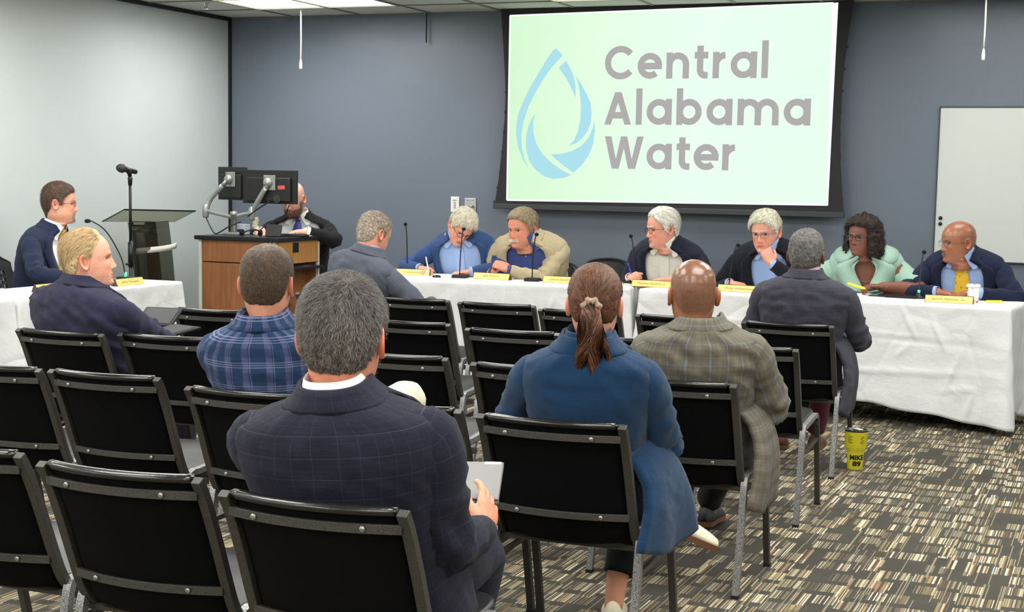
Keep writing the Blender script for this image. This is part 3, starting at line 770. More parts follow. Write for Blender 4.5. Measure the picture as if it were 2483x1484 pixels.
# ---------------------------------------------------------------- gooseneck microphones
M_mic = mat('black_microphone', (14, 14, 16), 0.4); M_foam = mat('black_foam', (10, 10, 11), 0.95, bump=.5, bscale=800)
M_green = mat('green_led_ring', (60, 200, 140), 0.4, emit=(70, 220, 150), estr=1.2)
def gooseneck(base, tip, lab, flat=True, ring=False, silver=False):
    r = empty('gooseneck_microphone', base); tag(r, lab, 'microphone', 'gooseneck microphones on the tables')
    t = np.array(tip) - np.array(base)
    if flat: MB().box((0, 0.01, .014), (.105, .085, .026), .1).build('base', M_mic, r, bevel=.008)
    else: MB().lathe([(.045, 0), (.046, .008), (.032, .018), (.014, .028), (.012, .04)], n=24).build('base', M_mic, r, True)
    z0 = .026
    P = catmull([(0, 0, z0), (t[0] * .12, t[1] * .12, z0 + (t[2] - z0) * .35), (t[0] * .5, t[1] * .5, z0 + (t[2] - z0) * .8), (t[0] * .86, t[1] * .86, t[2] * .985), tuple(t)], 8)
    MB().tube(P, .0042, 8).build('gooseneck', M_mic if not silver else M_frame, r, True)
    if ring: MB().lathe([(.0085, z0 + .0), (.0085, z0 + .03)], n=14).build('led_ring', M_green, r, True)
    d = P[-1] - P[-3]; d /= np.linalg.norm(d); R = aim(d)
    MB().lathe([(.005, -.02), (.0115, -.012), (.013, .004), (.011, .016), (.004, .022)], tuple(t), 16, R).build('windscreen', M_foam, r, True)
    return r
zT = .752
gooseneck((-4.82, 9.93, zT), (-4.80, 9.85, 1.115), 'thin gooseneck microphone with green ring at the far end of the main table', True, True)
gooseneck((-4.331, 9.76, zT), (-4.27, 9.68, 1.10), 'gooseneck microphone crossing the man in the bright blue blazer')
gooseneck((-3.783, 9.75, zT), (-3.73, 9.68, 1.08), 'gooseneck microphone crossing the man in the tan blazer')
gooseneck((-3.11, 9.93, zT), (-3.06, 9.68, 1.09), 'gooseneck microphone in front of the white shirted man writing')
gooseneck((-2.44, 9.90, zT), (-2.36, 9.78, 1.05), 'gooseneck microphone in front of the man resting his chin on his hand')
gooseneck((-1.202, 9.80, zT), (-1.17, 9.7, 1.05), 'gooseneck microphone with round base before the bald man with a yellow tie', False, True, True)
gooseneck((-6.00, 8.2, zT), (-6.10, 7.95, 1.14), 'gooseneck microphone with green ring on the side table', True, True)

# ---------------------------------------------------------------- small things on the tables
M_paper = mat('white_paper', (238, 238, 234), 0.7); M_yellow = mat('highlighter_yellow', (232, 236, 60), 0.4, emit=None)
M_cup = None
def cupmat():
    m = bpy.data.materials.new('printed_paper_cup'); m.use_nodes = True; t = NT(m); o = t.obj()
    n1 = t.noise(48, 2, o); n2 = t.noise(30, 2, t.mapping(o, (1, 1, 1), (1, 2, 3)))
    c = t.mix(t.math('GREATER_THAN', n1, .62), lin((240, 238, 232)), lin((196, 120, 110)))
    c = t.mix(t.math('GREATER_THAN', n2, .64), c, lin((90, 150, 110))); t.link(c, t.bsdf.inputs['Base Color']); return m
r = empty('paper_cup', (-.862, 9.66, zT)); tag(r, 'printed paper coffee cup with white lid beside the last nameplate', 'cup')
MB().lathe([(.028, 0), (.030, .002), (.040, .098)], n=32).build('cup_body', cupmat(), r, True)
MB().lathe([(.042, .096), (.043, .100), (.041, .108), (.038, .116), (.036, .112), (.001, .110)], n=32).build('lid', M_cord, r, True)
MB().box((.008, -.02, .116), (.02, .012, .01)).build('sip_tab', M_grey, r, bevel=.003)
def pen(name, p, d, L_, rad, m, lab, cat, capm=None, group=None):
    r = empty(name, p); tag(r, lab, cat, group); d = np.array(d, float); d /= np.linalg.norm(d); R = aim(d)
    MB().lathe([(.001, 0), (rad * .5, .006), (rad, .016), (rad, L_ * .7), (rad * .95, L_ * .72)], (0, 0, 0), 12, R).build('barrel', m, r, True)
    MB().lathe([(rad * 1.05, L_ * .72), (rad * 1.05, L_ * .97), (rad * .6, L_)], (0, 0, 0), 12, R).build('cap', capm or m, r, True)
pen('highlighter', (-.80, 9.72, zT + .009), (1, .35, 0), .11, .008, M_yellow, 'yellow highlighter lying beside the paper cup', 'highlighter')
def paper(x, y, rz, lab, n=3, w_=.216, h=.28, m=None):
    r = empty('paper_stack', (x, y, zT), rz); tag(r, lab, 'paper')
    rg = random.Random(int(abs(x) * 100))
    for k in range(n): MB().box((rg.uniform(-.01, .01), rg.uniform(-.01, .01), .001 + k * .0016), (w_, h, .001), rg.uniform(-.06, .06)).build('sheet', m or M_paper, r)
paper(-4.55, 9.93, .1, 'white papers under the writing hand of the man in the bright blue blazer')
paper(-3.14, 9.95, .1, 'open paper pad under the writing hand of the white shirted man', 5)
paper(-1.50, 9.85, 0, 'white papers before the woman in mint')
paper(-1.0, 9.90, 0, 'white papers before the bald man with a yellow tie')
paper(-2.25, 9.95, 0, 'white papers before the man resting his chin on his hand')
paper(-6.0, 7.1, 1.57, 'white papers on the side table before the man with a goatee')
paper(-3.5, 9.9, .1, 'white papers at the empty place of the main table')
r = empty('leather_folio', (-3.27, 9.97, zT), .1); tag(r, 'brown leather folio under the open pad at the main table', 'folio')
MB().box((0, 0, .008), (.2, .25, .014)).build('cover', mat('brown_leather', (120, 78, 44), .5), r, bevel=.004)
r = empty('black_folder', (-1.32, 9.83, zT), -.1); tag(r, 'black glossy folder before the woman in mint', 'folder')
M_gloss = mat('black_gloss', (14, 14, 15), .2)
MB().box((0, 0, .012), (.24, .17, .022)).build('cover', M_gloss, r, bevel=.008); MB().box((-.13, .0, .006), (.12, .14, .010), .1).build('inner_pocket', M_gloss, r, bevel=.003)
r = empty('earbud_case', (-4.49, 9.72, zT), .3); tag(r, 'small dark dish and white eyeglass case by the gooseneck microphone', 'case')
MB().lathe([(.026, 0), (.03, .004), (.03, .012), (.02, .018), (.001, .018)], n=24).build('dish', M_gloss, r, True)
MB().box((.075, .0, .012), (.09, .045, .02), .2).build('case', M_paper, r, bevel=.006)
r = empty('phone', (-3.74, 9.86, zT), .2); tag(r, 'black phone lying behind the microphone before the tan blazer', 'phone')
MB().box((0, 0, .006), (.15, .075, .009)).build('body', M_gloss, r, bevel=.004)
MB().box((0, 0, .0108), (.135, .066, .001)).build('screen', M_gloss, r)

# ---------------------------------------------------------------- console with monitors
def wood(name, a, b_, sc=1.0):
    m = bpy.data.materials.new(name); m.use_nodes = True; t = NT(m); o = t.obj()
    n = t.noise(3.2 * sc, 4, t.mapping(o, (9, 9, 1)), .6)
    t.link(t.ramp(n, [(0.3, lin(a)), (0.7, lin(b_))]), t.bsdf.inputs['Base Color']); t.bsdf.inputs['Roughness'].default_value = .42; return m
M_wood = wood('cherry_laminate', (128, 82, 48), (160, 106, 64)); M_wood2 = wood('honey_laminate', (168, 116, 54), (198, 144, 76))
M_top = mat('black_worktop', (24, 25, 28), .35, bump=.1)
M_post = mat('cream_edge_post', (202, 202, 188), .5)
con = empty('lectern_console', (-6.27, 9.46, 0)); tag(con, 'wooden teaching console with black worktop in the corner of the room', 'console')
W_, D_ = .645, .60
MB().box((W_ / 2 - .02, .006, .90), (W_ - .10, .02, .17)).build('upper_panel', M_wood, con, bevel=.002)
MB().box((W_ / 2 - .02, .006, .405), (W_ - .10, .02, .806)).build('lower_panel', M_wood, con, bevel=.002)
for x in (.006, W_ - .02): MB().box((x, .006, .49), (.024, .03, .98)).build('corner_post', M_post, con, bevel=.003)
b = MB(); b.box((W_, .30, .895), (.02, D_ - .03, .17)); b.build('side_panel', M_wood2, con, bevel=.002)
MB().box((W_, D_ - .01, .49), (.024, .022, .98)).build('corner_post', M_post, con, bevel=.003)
MB().box((W_ - .10, D_ / 2, .40), (.02, D_ - .05, .8)).build('recessed_side', M_wood, con)
MB().box((W_ / 2, D_ - .01, .40), (W_ - .04, .02, .8)).build('rear_panel', M_wood, con)
MB().box((.01, D_ / 2, .48), (.02, D_ - .02, .96)).build('side_panel', M_wood, con)
MB().box((W_ - .05, D_ / 2 + .02, .775), (.22, D_ - .06, .018)).build('pull_out_shelf', M_top, con, bevel=.003)
MB().box((W_ + .012, .245, .925), (.008, .08, .07)).build('outlet_box', M_mic, con, bevel=.003)
MB().prism([(-.03, 0), (-.03, .03), (W_ + .03, .03), (W_ + .03, 0)], D_ + .06, M4(np.eye(3), (0, D_ / 2, .972))).build('worktop', M_top, con, bevel=.004)
M_shell = mat('monitor_shell', (30, 30, 30), .45, bump=.1); M_arm = mat('silver_arm', (168, 170, 166), .35, metal=.6)
M_sticker = mat('red_label', (214, 96, 84), .5); M_glass_off = mat('dark_display', (12, 13, 16), .15)
def monitor(c, wd, ht, rz, tilt, lab, sticker=False, vent=True):
    r = empty('monitor', c, rz); r.rotation_euler = (tilt, 0, rz); tag(r, lab, 'monitor', 'monitors on the console')
    MB().box((0, .012, 0), (wd, .024, ht)).build('panel', M_shell, r, bevel=.004)
    MB().box((0, .0255, .0), (wd - .02, .002, ht - .02)).build('display', M_glass_off, r)
    MB().box((0.0, -.012, -.02), (wd * .82, .03, ht * .72)).build('rear_housing', M_shell, r, bevel=.01)
    MB().box((.02, -.031, .03), (.10, .008, .11)).build('mount_plate', M_arm, r, bevel=.004)
    MB().lathe([(.034, 0), (.036, .01), (.024, .03), (.01, .034)], (.01, -.034, .03), 24, Rx(pi / 2)).build('mount_hub', M_arm, r, True)
    for sx in (-1, 1):
        for sz in (-1, 1): MB().lathe([(.004, 0), (.003, .004)], (.02 + sx * .038, -.035, .03 + sz * .038), 8, Rx(pi / 2)).build('screw', M_rivet, r)
    if sticker: MB().box((wd * .26, -.029, -.002), (.058, .003, .028), R=Ry(-.06)).build('label_sticker', M_sticker, r)
    if vent: MB().lathe([(.03, 0), (.03, .003), (.001, .004)], (wd * .18, -.028, -.085), 20, Rx(pi / 2)).build('vent', M_frame, r)
monitor((-5.855, 9.74, 1.36), .46, .245, -.02, 0, 'black monitor seen from behind with a red sticker, hiding the bald man\'s face', True)
monitor((-6.235, 9.83, 1.378), .29, .245, -.25, 0, 'black monitor seen from behind, partly behind the stickered monitor', False, False)
arm = empty('arm_mount_for_monitors', (-6.12, 9.68, 1.002)); tag(arm, 'silver double monitor arm clamped on the console worktop', 'monitor arm')
MB().box((0, 0, .01), (.13, .10, .02)).build('base', M_arm, arm, bevel=.006)
MB().lathe([(.024, .01), (.022, .14), (.028, .142), (.028, .17), (.01, .175)], n=20).build('post', M_arm, arm, True)
def seg(P, ra, nm): MB().tube(catmull(P, 6), [(ra, ra * .7)] * (6 * (len(P) - 1) + 1), 12).build(nm, M_arm, arm, True)
seg([(0, 0, .13), (-.12, .02, .145), (-.27, .04, .17)], .014, 'lower_arm'); seg([(0, 0, .13), (.06, .01, .15), (.14, .02, .165)], .014, 'lower_arm')
seg([(-.27, .04, .17), (-.24, .06, .26), (-.15, .08, .36)], .02, 'upper_arm'); seg([(.14, .02, .165), (.19, .01, .24), (.27, .0, .35)], .02, 'upper_arm')
for p in ((-.27, .04, .12), (.14, .02, .11)): MB().lathe([(.02, 0), (.024, .01), (.024, .08), (.016, .1)], p, 16).build('joint', M_arm, arm, True)
for p, q in (((-.15, .08, .36), (-.125, .10, .40)), ((.27, 0, .35), (.275, .03, .385))): MB().tube([p, q], .015, 12).build('tilt_head', M_arm, arm, True)
MB().tube(catmull([(-.26, .03, .12), (-.2, .0, .05), (-.15, -.02, .006), (-.1, -.03, .02), (-.02, -.04, .06), (.06, 0, .1)], 6), .005, 8).build('cable', M_mic, arm, True)
o = MB().tube(catmull([(.30, -.0, .17 + .08), (.2, -.01, .19), (.13, -.02, .14)], 6), .005, 8).build('cable', M_mic, arm, True)
r = empty('tissue_box', (-6.13, 9.80, 1.002), .1); tag(r, 'blue and white box on the console beside the monitor arm', 'box')
MB().box((0, 0, .04), (.10, .08, .075)).build('carton', mat('blue_white_carton', (196, 206, 216), .5), r, bevel=.002); MB().box((0, -.042, .03), (.085, .002, .022)).build('printed_band', mat('navy_print', (44, 56, 120), .5), r)
r = empty('crumpled_tissue', (-6.045, 9.86, 1.002)); tag(r, 'cream crumpled tissue standing up between the monitor arms', 'tissue')
V, F, UV = tube(catmull([(0, 0, 0), (.012, 0, .03), (-.004, 0, .06), (.002, 0, .10), (0, 0, .13)], 6), [.02 + .006 * math.sin(k * 2.1) for k in range(25)], 10); V += np.array([noise.noise_vector(Vector(v) * 40) for v in V]) * .002
mesh_obj('tissue_body', V, F, mat('cream_tissue', (236, 226, 204), .8), r)
r = empty('tablet_stand', (-5.735, 9.60, 1.002), .1); tag(r, 'small black tablet propped on the console edge', 'tablet')
MB().box((0, 0, .045), (.125, .012, .09), R=Rx(-.25)).build('screen_slab', M_shell, r, bevel=.004); MB().box((0, .03, .004), (.12, .07, .008)).build('base', M_shell, r, bevel=.002)
for k, (x, y, s, nm, lab) in enumerate(((-5.92, 9.60, (.1, .07, .03), 'headset', 'black headset lying on the console worktop'), (-5.68, 9.80, (.12, .06, .02), 'keyboard', 'black keyboard edge on the console before the bald man'))):
    r = empty(nm, (x, y, 1.002), .2); tag(r, lab, nm)
    if k == 0:
        MB().tube(catmull([(-.07, 0, .02), (-.05, .04, .035), (.0, .055, .045), (.05, .04, .035), (.07, 0, .02)], 6), .006, 8).build('headband', M_mic, r, True)
        for s_ in (-1, 1): MB().lathe([(.02, -.012), (.026, 0), (.02, .012)], (s_ * .07, -.01, .026), 16, Ry(pi / 2)).build('ear_cup', M_foam, r, True)
    else:
        MB().box((0, 0, .008), (.2, .1, .012)).build('case', M_shell, r, bevel=.003)
        for a in range(3): MB().box((0, -.03 + a * .03, .016), (.18, .02, .004)).build('key_row', M_mic, r, bevel=.001)
paper_r = empty('paper_sheet', (-5.72, 9.93, 1.002), .3); tag(paper_r, 'white paper under the bald man\'s arm on the console', 'paper')
MB().box((0, 0, .002), (.2, .16, .002)).build('sheet', M_paper, paper_r)
o = MB().tube(catmull([(-5.93, 9.7, 1.01), (-5.9, 9.72, 1.06), (-5.83, 9.76, 1.11), (-5.75, 9.78, 1.16), (-5.70, 9.76, 1.23)], 6), .004, 8).build('monitor_cable', M_mic, None, True); tag(o, 'black cable rising from the console worktop to the stickered monitor', 'cable')

# ---------------------------------------------------------------- smoked acrylic lectern, microphone stand
def smoked(k=150, name='smoked_acrylic'):
    m = bpy.data.materials.new(name); m.use_nodes = True; t = NT(m)
    tr = t.new('ShaderNodeBsdfTransparent'); tr.inputs[0].default_value = (*lin((k, k, k * .95)), 1)
    gl = t.new('ShaderNodeBsdfGlossy'); gl.inputs['Roughness'].default_value = .08; gl.inputs[0].default_value = (.5, .5, .5, 1)
    mx = t.new('ShaderNodeMixShader'); mx.inputs[0].default_value = .06
    t.link(tr.outputs[0], mx.inputs[1]); t.link(gl.outputs[0], mx.inputs[2]); t.link(mx.outputs[0], t.n['Material Output'].inputs[0]); return m
M_smoke = smoked(212); M_smoke2 = smoked(178, 'dark_smoked_acrylic')
lec = empty('acrylic_lectern', (-6.5, 9.2, 0)); tag(lec, 'smoked clear acrylic lectern standing against the pale wall', 'lectern')
def quadslab(P, th, nm, m=M_smoke):
    P = np.array(P, float); n = np.cross(P[1] - P[0], P[2] - P[0]); n /= np.linalg.norm(n); V = np.vstack([P, P + n * th])
    o = mesh_obj(nm, V, [(0, 3, 2, 1), (4, 5, 6, 7), (0, 1, 5, 4), (1, 2, 6, 5), (2, 3, 7, 6), (3, 0, 4, 7)], m, lec, False); return o
quadslab([(.16, -.78, 1.118), (.16, .05, 1.100), (-.18, .82, 1.155), (-.18, -.08, 1.178)], .010, 'reading_top')
MB().tube([(-.18, -.08, 1.181), (-.18, .82, 1.158)], .006, 6).build('top_edge', M_mic, lec)
MB().tube([(.16, -.78, 1.121), (-.18, -.08, 1.181)], .005, 6).build('top_edge', M_mic, lec)
R = []
for s_, (z0, z1) in enumerate(((0, 0),)):
    for k in range(15):
        z = 1.10 - 1.09 * k / 14; bow = .10 * (1 - ((z - .2) / .9) ** 2); ring = []
        for q in range(11):
            u = -1 + 2 * q / 10; ring.append((-.06 * u * u + .04, u * .24 + bow * 1.0 - .02, z))
        R.append(ring)
V, F = loft(np.array(R), False); o = mesh_obj('front_panel', V, F, M_smoke2, lec); s = o.modifiers.new('t', 'SOLIDIFY'); s.thickness = .008
R = [[(-.16, -.02 + .10 * (1 - ((z - .2) / .9) ** 2) - .05 * (1.1 - z), z), (.03, .0 + .10 * (1 - ((z - .2) / .9) ** 2), z)] for z in np.linspace(1.1, .01, 12)]
V, F = loft(np.array(R), False); o = mesh_obj('inner_fin', V, F, M_smoke2, lec); s = o.modifiers.new('t', 'SOLIDIFY'); s.thickness = .012
MB().box((.03, .05, .012), (.36, .56, .02)).build('base', M_smoke, lec, bevel=.004)
R = [[(-.06 * u * u + .052, u * .245 + .06, .875 + .012 * (u + 1)), (-.06 * u * u + .052, u * .245 + .062, .915 + .012 * (u + 1))] for u in np.linspace(-1, 1, 12)]
V, F = loft(np.array(R), False); o = mesh_obj('white_band', V, F, M_cord, lec); s = o.modifiers.new('t', 'SOLIDIFY'); s.thickness = .006
ms = empty('microphone_stand', (-6.38, 8.78, 0)); tag(ms, 'black upright microphone stand with a handheld microphone before the pale wall', 'microphone stand')
MB().lathe([(.13, 0), (.13, .015), (.03, .03), (.012, .05)], n=32).build('base', M_mic, ms, True)
MB().tube([(0, 0, .03), (0, 0, .98)], .013, 12).build('lower_tube', M_mic, ms, True)
MB().tube([(0, 0, .80), (0, 0, .97)], .019, 12).build('clutch', M_mic, ms, True); MB().tube([(0, -.005, .82), (0, -.05, .82)], .008, 8).build('clutch_knob', M_mic, ms, True)
MB().tube([(0, 0, .95), (0, 0, 1.42)], .010, 12).build('upper_tube', M_mic, ms, True)
MB().tube([(0, 0, 1.36), (0, 0, 1.41), (0, 0, 1.42)], [.013, .017, .012], 12).build('adapter', M_mic, ms, True)
MB().tube([(0, .0, 1.42), (0, -.01, 1.45), (0, -.02, 1.46)], [.012, .018, .02], 12).build('clip', M_mic, ms, True)
MB().tube([(0, .065, 1.452), (0, .0, 1.460), (0, -.075, 1.472)], [.016, .018, .021], 14).build('microphone_body', M_mic, ms, True)
MB().lathe([(.001, -.05), (.02, -.045), (.03, -.02), (.031, 0), (.022, .018)], (0, -.085, 1.474), 20, aim((0, 1, -.1))).build('microphone_grille', mat('steel_mesh', (60, 62, 60), .5, metal=.5, bump=.6, bscale=900), ms, True)

# ---------------------------------------------------------------- yellow tumbler on the floor
tb = empty('insulated_tumbler', (-1.244, 7.86, 0), 0.36); tag(tb, 'yellow insulated tumbler with black lettering on the carpet by the front chair leg', 'tumbler')
M_tumb = mat('yellow_tumbler', (206, 196, 40), .35, var=.15, vscale=60, bump=.1)
MB().lathe([(.038, 0), (.040, .004), (.0425, .08), (.044, .095), (.050, .108), (.056, .118), (.058, .2), (.059, .203)], n=40).build('tumbler_body', M_tumb, tb, True)
MB().lathe([(.0595, .200), (.0595, .207), (.056, .208), (.054, .204), (.001, .204)], n=40).build('lid', M_gloss, tb, True)
MB().box((.01, .005, .208), (.03, .045, .006), .5).build('slider', M_cord, tb, bevel=.002)
text_mesh('MIKE', .034, M_mic, tb, M4(np.eye(3), (0, 0, .066)), bend=.0435, fit=.078, bold=.0012)
text_mesh('89', .034, M_mic, tb, M4(np.eye(3), (0, 0, .034)), bend=.0428, fit=.045, bold=.0015)
text_mesh('E', .05, M_mic, tb, M4(Rz(-.75), (0, 0, .158)), bend=.0578, bold=.001); text_mesh('E', .05, M_tumb, tb, M4(Rz(-.75), (0, 0, .158)), bend=.0583, bold=-.0012)
text_mesh('S', .05, M_mic, tb, M4(Rz(.42), (0, 0, .158)), bend=.0578, bold=.001); text_mesh('S', .05, M_tumb, tb, M4(Rz(.42), (0, 0, .158)), bend=.0583, bold=-.0012)
# ================================================================ people
def sm(x): x = np.clip(x, 0, 1); return x * x * (3 - 2 * x)
def nv3(V, sc, seed=0.0):
    return np.array([noise.noise_vector(Vector((v[0] * sc + seed, v[1] * sc, v[2] * sc))) for v in V])
def n1(V, sc, seed=0.0):
    return np.array([noise.noise(Vector((v[0] * sc + seed, v[1] * sc - seed, v[2] * sc))) for v in V])
def yaw_of(dx, dy): return math.atan2(-dx, dy)

# head profile: z, half width, front, back
HP = np.array([(-.150, .058, .030, -.080), (-.128, .058, .036, -.076), (-.119, .056, .050, -.074), (-.114, .050, .074, -.073), (-.106, .051, .086, -.073), (-.095, .056, .090, -.074), (-.08, .062, .089, -.077),
               (-.06, .0675, .090, -.083), (-.04, .0715, .089, -.090), (-.02, .0745, .087, -.097), (0, .0765, .087, -.102), (.02, .0775, .093, -.105), (.045, .077, .092, -.105), (.070, .073, .084, -.100),
               (.090, .064, .070, -.089), (.105, .052, .053, -.073), (.116, .036, .034, -.052), (.123, .019, .014, -.030), (.1255, .004, -.005, -.013)])
def head_grid(nz=110, na=104, big=1.0):
    zz = np.concatenate([np.linspace(-.150, .105, int(nz * .86)), .105 + .0205 * np.sin(np.linspace(0, pi / 2, nz - int(nz * .86) + 1)[1:])])
    s = (np.arange(na) + 0.5) / na * 2 - 1; th = np.sign(s) * pi * np.abs(s) ** 1.30
    Z, T = np.meshgrid(zz, th, indexing='ij')
    a = np.interp(Z, HP[:, 0], HP[:, 1]); f = np.interp(Z, HP[:, 0], HP[:, 2]); b = np.interp(Z, HP[:, 0], HP[:, 3])
    # smooth the profile a little
    for A in (a, f, b):
        k = np.array([1, 2, 3, 2, 1.]) / 9
        A[:] = np.apply_along_axis(lambda c: np.convolve(np.pad(c, 2, 'edge'), k, 'valid'), 0, A)
    yc = -.012; sn, cs = np.sin(T), np.cos(T)
    ex = 2 / 2.25; X = a * np.sign(sn) * np.abs(sn) ** ex
    Y = np.where(cs > 0, yc + (f - yc) * np.abs(cs) ** (2 / 2.35), yc - (yc - b) * np.abs(cs) ** (2 / 2.15))
    # narrower jaw towards the front
    X *= 1 - .12 * sm((-.05 - Z) / .05) * (Z > -.118) * sm(cs)
    fr = sm((Y - .02) / .04)
    # nose
    zk = [-.052, -.046, -.040, -.033, -.02, -.005, .008, .018, .03]; pk = [0, .006, .018, .023, .0185, .012, .007, .003, 0]; wk = [.013, .0135, .013, .012, .0095, .008, .0075, .009, .012]
    Y += fr * np.interp(Z, zk, pk) * np.exp(-(X / np.interp(Z, zk, wk)) ** 2)
    Y += fr * .006 * np.exp(-((np.abs(X) - .0125) / .0055) ** 2 - ((Z + .038) / .006) ** 2)
    # brow, cheeks, chin, mouth
    Y += fr * .0045 * np.exp(-((np.abs(X) - .026) / .018) ** 2 - ((Z - .0215) / .007) ** 2)
    Y += fr * .004 * np.exp(-((np.abs(X) - .042) / .015) ** 2 - ((Z + .026) / .014) ** 2)
    Y -= fr * .0025 * np.exp(-((np.abs(X) - .030) / .010) ** 2 - ((Z + .052) / .02) ** 2)
    Y += fr * .005 * np.exp(-(X / .016) ** 2 - ((Z + .099) / .009) ** 2)
    mw = np.exp(-(X / .022) ** 4)
    Y += fr * mw * (.0042 * np.exp(-((Z + .0615) / .0035) ** 2) + .005 * np.exp(-((Z + .0715) / .0042) ** 2) - .0035 * np.exp(-((Z + .0665) / .0016) ** 2))
    # eye sockets
    Y -= fr * .0105 * np.exp(-((np.abs(X) - .0315) / .0155) ** 2 - ((Z - .003) / .0105) ** 2)
    # lids wrap the eyeball, leaving an almond opening
    ex_, ez_, ey_, er = .0315, .0035, .0605, .0145
    dx = np.abs(X) - ex_; dz = Z - ez_; q = er ** 2 - dx ** 2 - dz ** 2
    lid = ey_ + np.sqrt(np.maximum(q, 0)); on = (q > 0) & (cs > 0)
    op = (np.abs(dx) < .0135) & (np.abs(dz + .0005) < .0056 * (1 - (dx / .0140) ** 2) ** .8 if True else False)
    Y = np.where(on, np.maximum(Y, lid), Y)
    Y = np.where(on & op, np.minimum(Y, ey_ + .006), Y)
    return np.stack([X, Y, Z], -1), T

def ear_mesh(side):
    n = 28; R = []
    def ol(a, r):
        c, s = math.cos(a), math.sin(a)
        u = .0185 * c * (1 + .12 * s) * (1 - .25 * max(0, -s) ** 2); v = .033 * s
        return np.array((u * r, v * r))
    for r, w_ in ((.02, .000), (.35, .001), (.6, .004), (.72, .009), (.84, .0125), (.95, .0125), (1.0, .009), (.97, .004), (.85, .000), (.6, -.005), (.4, -.010)):
        ring = []
        for k in range(n):
            a = 2 * pi * k / n; u, v = ol(a, r)
            back = .5 - u / .037
            wv = w_ + .011 * back - .004 + (.003 * math.exp(-((a - 4.7) / .5) ** 2) if r < .9 else 0)
            ring.append((side * wv, u, v))
        R.append(ring)
    V, F = loft(np.array(R)); 
    if side < 0: F = [f[::-1] for f in F]
    R2 = Rx(.12); V = V @ R2.T
    V += np.array((side * .0735, -.016, -.004)); return V, F

def superring(a, b, yo, e=2.4, ph=None):
    s, c = np.sin(ph), np.cos(ph)
    return np.stack([a * np.sign(s) * np.abs(s) ** (2 / e), yo + b * np.sign(c) * np.abs(c) ** (2 / e)], -1)

TK = np.array([(-.30, .205, .150, .035), (-.15, .206, .150, .03), (0, .198, .142, .02), (.25, .186, .132, .015), (.50, .198, .128, .008), (.68, .214, .120, -.002), (.78, .222, .110, -.010), (.86, .220, .098, -.014), (.92, .204, .087, -.016),
               (.955, .166, .080, -.016), (.988, .116, .072, -.012), (1.02, .083, .067, -.004), (1.06, .071, .066, .0), (1.12, .066, .064, .003), (1.3, .064, .062, .01)])
class Torso:
    def __init__(s, hip, N, W, D, shyaw, bow, belly=0.0):
        s.P0 = np.array(hip, float); s.P2 = np.array(N, float); s.W = W; s.D = D
        m = (s.P0 + s.P2) / 2; m = m + np.array((0, -bow, 0)); s.P1 = 2 * m - (s.P0 + s.P2) / 2
        s.L = np.linalg.norm(s.P2 - s.P0) * 1.0; s.sy = shyaw; s.belly = belly
    def frame(s, t):
        tc = np.clip(t, 0, 1)
        p = (1 - tc) ** 2 * s.P0 + 2 * tc * (1 - tc) * s.P1 + tc ** 2 * s.P2
        d = 2 * (1 - tc) * (s.P1 - s.P0) + 2 * tc * (s.P2 - s.P1); d = d / np.linalg.norm(d)
        p = p + d * (t - tc) * s.L
        y = s.sy * np.clip(t, 0, 1); x = np.array((math.cos(y), math.sin(y), 0)); x = x - d * (x @ d); x /= np.linalg.norm(x)
        return p, x, np.cross(d, x), d
    def pt(s, x, y, t):
        p, X, Y, Z = s.frame(t); return p + X * x + Y * y
    def ring(s, t, ph, off=0.0, e=2.4):
        a = np.interp(t, TK[:, 0], TK[:, 1]); b = np.interp(t, TK[:, 0], TK[:, 2]); yo = np.interp(t, TK[:, 0], TK[:, 3])
        wf = s.W if t < .9 else s.W + (1.0 - s.W) * min(1, (t - .9) / .12)
        r = superring(a * wf + off, b * s.D + off, yo, e, ph)
        r[:, 1] += s.belly * math.exp(-((t - .18) / .28) ** 2) * np.clip(np.cos(ph), 0, 1)
        up = off * sm((t - .8) / .1) * .8
        p, X, Y, Z = s.frame(t + up / s.L); return p + r[:, :1] * X + r[:, 1:] * Y

def ik(S, Wt, l1, l2, hint):
    S = np.array(S, float); Wt = np.array(Wt, float); d = Wt - S; L_ = np.linalg.norm(d)
    if L_ > (l1 + l2) * .995: Wt = S + d / L_ * (l1 + l2) * .995; d = Wt - S; L_ = np.linalg.norm(d)
    if L_ < abs(l1 - l2) + .03: l1 = l2 = L_ * .6 + .03
    dn = d / L_; a = (l1 ** 2 - l2 ** 2 + L_ ** 2) / (2 * L_); h = math.sqrt(max(0, l1 ** 2 - a ** 2))
    u = np.array(hint, float); u = u - dn * (u @ dn); u /= np.linalg.norm(u) + 1e-9
    return S + dn * a + u * h, Wt

